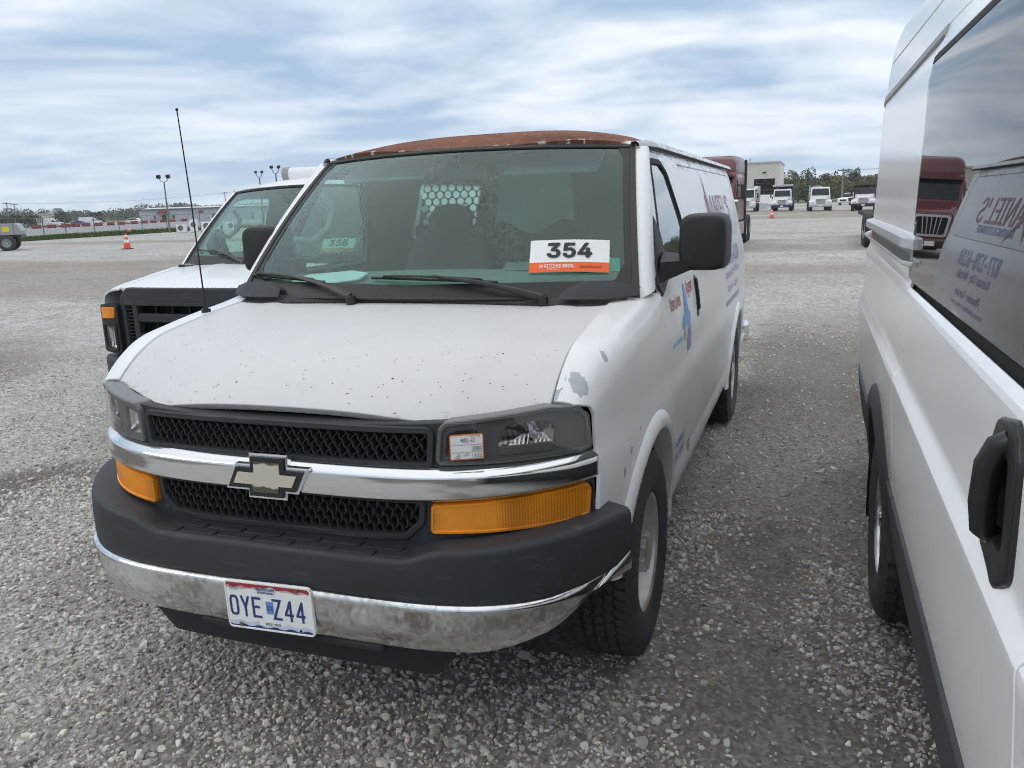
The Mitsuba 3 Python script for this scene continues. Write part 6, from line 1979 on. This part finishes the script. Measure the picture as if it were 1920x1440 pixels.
P('sign', box2(20.0, 21.6, -.12, 0, 2.6, 3.4), 'mat_block_red')
for x in (25, 38, 50):
    P('door', box2(x - .5, x + .5, -.06, 0, 0, 2.2), 'mat_house_roof')

# white condensers stacked by the lamp post
for i, (x, y, w, h) in enumerate(((-61.2, 69.5, .9, .8), (-60.2, 70.2, .8, 1.3), (-59.3, 71.0, 1.0, 1.0), (-58.2, 71.2, .7, 1.4), (-57.2, 72.0, .9, .9))):
    k = 'condenser' if i == 0 else f'condenser_{i:03d}'
    tag(k, f'white condenser unit by the lamp post, {ORD[i]} of the heap from the left', 'machine', 'condenser units by the lamp post')
    Pc = place(k, (x, y, 0), 20 + i * 13)
    Pc('case', cbox(w, w * .8, h, (0, 0, h / 2), .04), 'mat_white')
    Pc('fan_grille', cyl(w * .33, (0, -w * .4 - .02, h * .6), (0, -w * .4, h * .6), 20), 'mat_pole_steel')
    Pc('foot', box2(-w / 2, w / 2, -.3, .3, 0, .06), 'mat_black_matte')


# boom lift cut by the left edge
P = place('boom_lift', (-44.75, 34.55, 0), 42)
tag('boom_lift', 'grey boom lift engine cover with blue lettering on black wheels at the left edge', 'machine')
P('engine_cover', hull([(x, y, z) for y in (-1.0, 1.0) for x, z in ((-4.2, .95), (1.70, .92), (1.78, 1.15), (1.62, 1.50), (1.45, 1.58), (-4.2, 1.64))]), 'mat_lift_grey', 20)
P('engine_cover__seam', box2(1.40, 1.42, -1.012, -1.0, .93, 1.56, .001), 'mat_black')
P('turntable', box2(-3.6, 1.75, -.95, .95, .78, .92, .02), 'mat_black')
P('chassis', box2(-3.4, .6, -.75, .75, .36, .74, .05), 'mat_dark')
for x in (0.95, -2.2):
    for y in (-.92, .92):
        m = lathe([(-.2, .26), (-.2, .42), (-.15, .46), (.15, .46), (.2, .42), (.2, .26)], 36)
        m.invert()
        P('wheel__tyre', mv(mv(m, rz=90), (x, y, .46)), 'mat_rubber', 30)
        P('wheel__rim', mv(mv(lathe([(.10, 0), (.16, .1), (.08, .14), (.12, .25), (.2, .27)], 28), rz=-90 if y < 0 else 90), (x, y, .46)), 'mat_lift_grey', 40)
P('sticker', box2(.82, 1.18, -1.012, -1.0, 1.10, 1.40, .001), 'mat_sticker_yellow')
P('lettering', mv(mv(text_poly_mesh('Genie', .30, .004, bold=True), rx=90), (.10, -1.003, 1.20)), 'mat_lift_blue', False)
P('exhaust_cap', [cyl(.06, (-.5, 0, 1.6), (-.5, 0, 1.74), 12)], 'mat_black')

# poles
def flood(root, loc, h, label, k=1.0):
    tag(root, label, 'lamp post', 'flood lamp posts')
    P = place(root, loc, 20)
    P('pole', cyl(.10, (0, 0, 0), (0, 0, h - .5), 12, .06), 'mat_pole_steel')
    for s in (-1, 1):
        P('arm', tube([(0, 0, h - .55), (s * .35 * k, 0, h - .35), (s * .5 * k, 0, h - .1)], .035, 8), 'mat_pole_steel')
        P('head', cbox(.42 * k, .3, .38 * k, (s * .5 * k, -.05, h + .05), .04, rx=15), 'mat_black')


flood('lamp_post', (-62.9, 69.6, 0), 5.75, 'twin-head flood lamp post by the grass strip, left of the vans')
flood('lamp_post_001', (-51.6, 70.5, 0), 5.75, 'flood lamp post showing just above the roof of the left van', .62)
flood('lamp_post_002', (-42.2, 60, 0), 5.5, 'flood lamp post beside the white roof pipe of the left van', .62)


def upole(root, loc, h, label, rz=20, arms=1):
    tag(root, label, 'utility pole', 'wooden utility poles')
    P = place(root, loc, rz)
    P('pole', cyl(.22, (0, 0, 0), (0, 0, h), 10, .14), 'mat_pole_wood')
    for i in range(arms):
        P('crossarm', box2(-1.3, 1.3, -.1, .1, h - .55 - 1.6 * i, h - .3 - 1.6 * i, .02), 'mat_pole_wood')
        for x in (-1.1, -.4, .4, 1.1):
            P('insulator', cyl(.05, (x, 0, h - .3 - 1.6 * i), (x, 0, h - .08 - 1.6 * i), 8), 'mat_pole_steel')


UP = [(-240.5, 196.5, 7.9, 'leftmost wooden utility pole behind the boom lift', 2), (-262, 217, 8.0, 'second utility pole from the left with one crossarm', 1), (-238.3, 300, 11.4, 'utility pole rising behind the left van', 1), (7.25, 200, 7.3, 'utility pole among the trees right of the far trucks', 1), (14.9, 262, 6.9, 'small distant utility pole near the right van', 1)]
for i, (x, y, h, lab, a) in enumerate(UP):
    upole('utility_pole' if i == 0 else f'utility_pole_{i:03d}', (x, y, 0), h, lab, 20, a)


def wire(p, q, sag):
    tt = np.linspace(0, 1, 26)
    p, q = np.array(p), np.array(q)
    return tube([p + (q - p) * t - np.array([0, 0, sag * 4 * t * (1 - t)]) for t in tt], .035, 4)


tag('power_line', 'thin sagging power lines between the utility poles', 'power line', 'power lines')
put('power_line', wire((-240.5, 196.5, 7.5), (-238.3, 300, 11.1), 1.2), 'mat_pole_steel')
put('power_line', wire((-238.3, 300, 11.1), (-60, 330, 12), 1.5), 'mat_pole_steel', label='thin power line behind the left van', category='power line', group='power lines')
put('power_line', wire((7.25, 200, 7.1), (60, 190, 7.3), .6), 'mat_pole_steel', label='thin power line leading right from the pole among the trees', category='power line', group='power lines')

# woods and hills
def hill(key, cx, cy, rx, ry, h, rz, label):
    th = np.linspace(0, 2 * np.pi, 49)[:-1]
    secs = [[(r * rx * math.cos(t), r * ry * math.sin(t), h * (1 - r ** 2) ** 1.5 - .3 * r) for t in th] for r in np.linspace(0.001, 1, 14)]
    m = loft(secs, True)
    m.fix_normals()
    if m.vertices[:, 2].max() > 0 and m.face_normals[0][2] < 0:
        m.invert()
    put(key, mv(m, (cx, cy, 0), rz=rz), 'mat_grass', True, kind='structure', label=label)


def crown(c, rx, rz, n, col, seed, leaf=.5):
    r = np.random.default_rng(seed)
    nb = 12
    bc = r.normal(size=(nb, 3))
    bc /= np.linalg.norm(bc, axis=1, keepdims=True)
    bc *= r.uniform(.25, .72, (nb, 1))
    br = r.uniform(.26, .5, nb)
    w = r.integers(0, nb, n)
    d = r.normal(size=(n, 3))
    d /= np.linalg.norm(d, axis=1, keepdims=True)
    p = (bc[w] + d * (br[w] * r.uniform(.55, 1.0, n) ** .5)[:, None]) * [rx, rx, rz] + c
    q = r.normal(size=(n, 2, 3))
    q = q / np.linalg.norm(q, axis=2, keepdims=True) * (leaf * r.uniform(.5, 1.3, (n, 1, 1)))
    V = np.stack([p - q[:, 0] * .5, p + q[:, 0] * .5 - q[:, 1] * .2, p + q[:, 1] * .7], 1)
    cc = np.asarray(col) * r.uniform(.75, 1.3, (n, 1)) * (0.85 + .4 * r.uniform(size=nb)[w][:, None])
    return V.reshape(-1, 3), np.repeat(cc, 3, 0)


TREECOL = [(.075, .098, .036), (.095, .108, .034), (.060, .085, .040), (.115, .115, .040), (.066, .088, .044)]
WOODCOL = [(.062, .082, .052), (.054, .075, .052), (.072, .086, .052)]


def wood(key, rows, label, leaf, n, cols, seed):
    r = np.random.default_rng(seed)
    VV, CC, TR = [], [], []
    for (x, y, h, rx) in rows:
        v, c = crown((x, y, h * .50), rx, h * .52, n, cols[r.integers(len(cols))], r.integers(1 << 30), leaf)
        VV.append(v)
        CC.append(c)
    V = np.vstack(VV)
    put(key, tm(V, np.arange(len(V)).reshape(-1, 3)), 'mat_leaf', False, color=np.vstack(CC), kind='stuff', label=label)


def tree(key, x, y, h, rx, col, label, group=None, n=1500, leaf=.55, seed=0):
    key = K(key)
    tag(key, label, 'tree', group)
    put(key + '__trunk', tube([(x, y, 0), (x + .1, y, h * .3), (x - .1, y + .2, h * .75)], [.34, .26, .08], 8), 'mat_bark')
    for a in range(4):
        put(key + '__limb', tube([(x, y, h * (.3 + .08 * a)), (x + rx * .6 * math.cos(a * 1.7), y + rx * .6 * math.sin(a * 1.7), h * (.55 + .08 * a))], [.14, .04], 6), 'mat_bark')
    v, c = crown((x, y, h * .54), rx, h * .50, n, col, seed + 77, leaf)
    put(key + '__crown', tm(v, np.arange(len(v)).reshape(-1, 3)), 'mat_leaf', False, color=c)


hill('low_hill', -560, 440, 420, 120, 4, 20, 'low hill far to the left')
hill('low_hill', 40, 420, 260, 70, 4, -3, 'low wooded rise behind the trucks')
rr_ = np.random.default_rng(5)
rows = []
for i in range(260):
    t = rr_.uniform(-.25, 1.15)
    x, y = -520 + 330 * t, 350 + 175 * t + rr_.uniform(-20, 60)
    rows.append((x, y, rr_.uniform(7.0, 10.0) * (1 + .15 * math.sin(t * 17)), rr_.uniform(6, 10)))
wood('far_wood', rows, 'hazy grey-green wood along the left horizon', 1.3, 420, WOODCOL, 6)
rows = []
for i in range(260):
    x = rr_.uniform(-40, 130)
    y = rr_.uniform(268, 345)
    rows.append((x, y, rr_.uniform(6.2, 9.3), rr_.uniform(3.5, 6)))
wood('near_wood', rows, 'dense green wood behind the far trucks', 1.0, 520, TREECOL, 8)
sp = [(-4.4, 262, 8.6, 3.0, (.10, .105, .030), 'tall yellow-green tree at the left end of the wood behind the trucks', None), (4.4, 270, 8.0, 3.0, (.10, .055, .035), 'reddish-brown tree in the wood behind the trucks', None), (12.1, 282, 10.2, 3.4, (.045, .07, .03), 'tall round dark tree standing above the wood, right of the utility pole', None),
      (-.6, 284, 10.3, 3.6, (.065, .088, .03), 'highest pale green tree of the wood behind the tank truck', None)]
for i, (x, y, h, rx, c, lab, g) in enumerate(sp):
    tree('tree', x, y, h, rx, c, lab, g, 2200, .5, i)
for i in range(12):
    x, y = -6 + 2.7 * i + rr_.uniform(-.9, .9), rr_.uniform(235, 258)
    tree('bush_tree', x, y, rr_.uniform(4.4, 6.8), rr_.uniform(2.8, 3.8), TREECOL[i % 5], f'rounded green tree, {ORD[i]} from the shed in the front row before the wood', 'front row of trees', 900, .5, i + 20)
tree('olive_tree', -190, 163, 3.6, 3.6, (.075, .078, .028), 'low olive-green tree behind the small white truck on the left', None, 2600, .5, 60)
for i, (x, y) in enumerate(((-172, 139), (-181, 150), (-205, 185), (-214, 205), (-230, 222))):
    tree('bush_tree', x, y, rr_.uniform(3.0, 4.8), rr_.uniform(2.8, 4.2), WOODCOL[i % 3], f'dull green tree before the left wood, {ORD[i]} from the left', 'trees before the left wood', 1200, .6, i + 40)
flat('verge', [(-30, 215), (150, 200), (160, 262), (-30, 262)], .02, 'mat_grass', kind='structure', label='rough green verge in front of the wood')

# house on the hill, and a white roof below it
P0 = place('hill_house', (-366, 328, 0), 20)
P = lambda key, mesh, m, smooth=35: P0(key, mv(mesh, s=(.6, .6, .74)), m, smooth)
tag('hill_house', 'grey gabled house standing on the wooded hill at the left', 'house')
P('wall', box2(-4, 4, -5, 5, 0, 7.2), 'mat_house_wall')
P('roof', hull([(-4.6, -5.6, 6.8), (4.6, -5.6, 6.8), (0, -5.6, 10.6), (-4.6, 5.6, 6.8), (4.6, 5.6, 6.8), (0, 5.6, 10.6)]), 'mat_house_wall', 20)
P('roof__slope', hull([(.2, -5.7, 10.7), (5.0, -5.7, 6.6), (.2, 5.7, 10.7), (5.0, 5.7, 6.6), (.2, -5.7, 10.5), (5, -5.7, 6.4)]), 'mat_house_roof', 20)
P('wing_roof', hull([(-20, -5, 6.2), (-4, -5, 6.2), (-20, 4, 6.2), (-4, 4, 6.2), (-20, 0, 7.8), (-4, 0, 7.8)]), 'mat_house_roof', 20)
P('wing_wall', box2(-19.6, -4, -4.6, 4, 0, 6.2), 'mat_house_wall')
for x in (-2, 2):
    P('window', box2(x - .6, x + .6, -5.06, -5, 3.5, 5.4), 'mat_far_glass')
P = place('white_shed', (-196, 161, 0), 20)
tag('white_shed', 'low white roof just above the boom lift', 'building')
P('wall', box2(-10, 6, 0, 6, 0, 1.9), 'mat_white')
P('roof', hull([(-10.3, -.3, 1.9), (6.3, -.3, 1.9), (-10.3, 6.3, 1.9), (6.3, 6.3, 1.9), (-9.5, 3, 2.7), (4.6, 3, 2.7)]), 'mat_white', 20)
# ---------------------------------------------------------------- thin haze over the whole yard
scene['haze_air'] = {'type': 'homogeneous', 'albedo': rgb(0.94, 0.95, 0.96), 'sigma_t': 0.0003}
scene['haze'] = {'type': 'cube', 'to_world': T4().translate([0, 0, 7.0]).scale([4200, 4200, 8.2]), 'bsdf': {'type': 'null'}, 'interior': {'type': 'ref', 'id': 'haze_air'}}
scene['camera']['medium'] = {'type': 'ref', 'id': 'haze_air'}
labels['haze'] = {'label': 'thin pale haze greying the far woods', 'kind': 'stuff'}
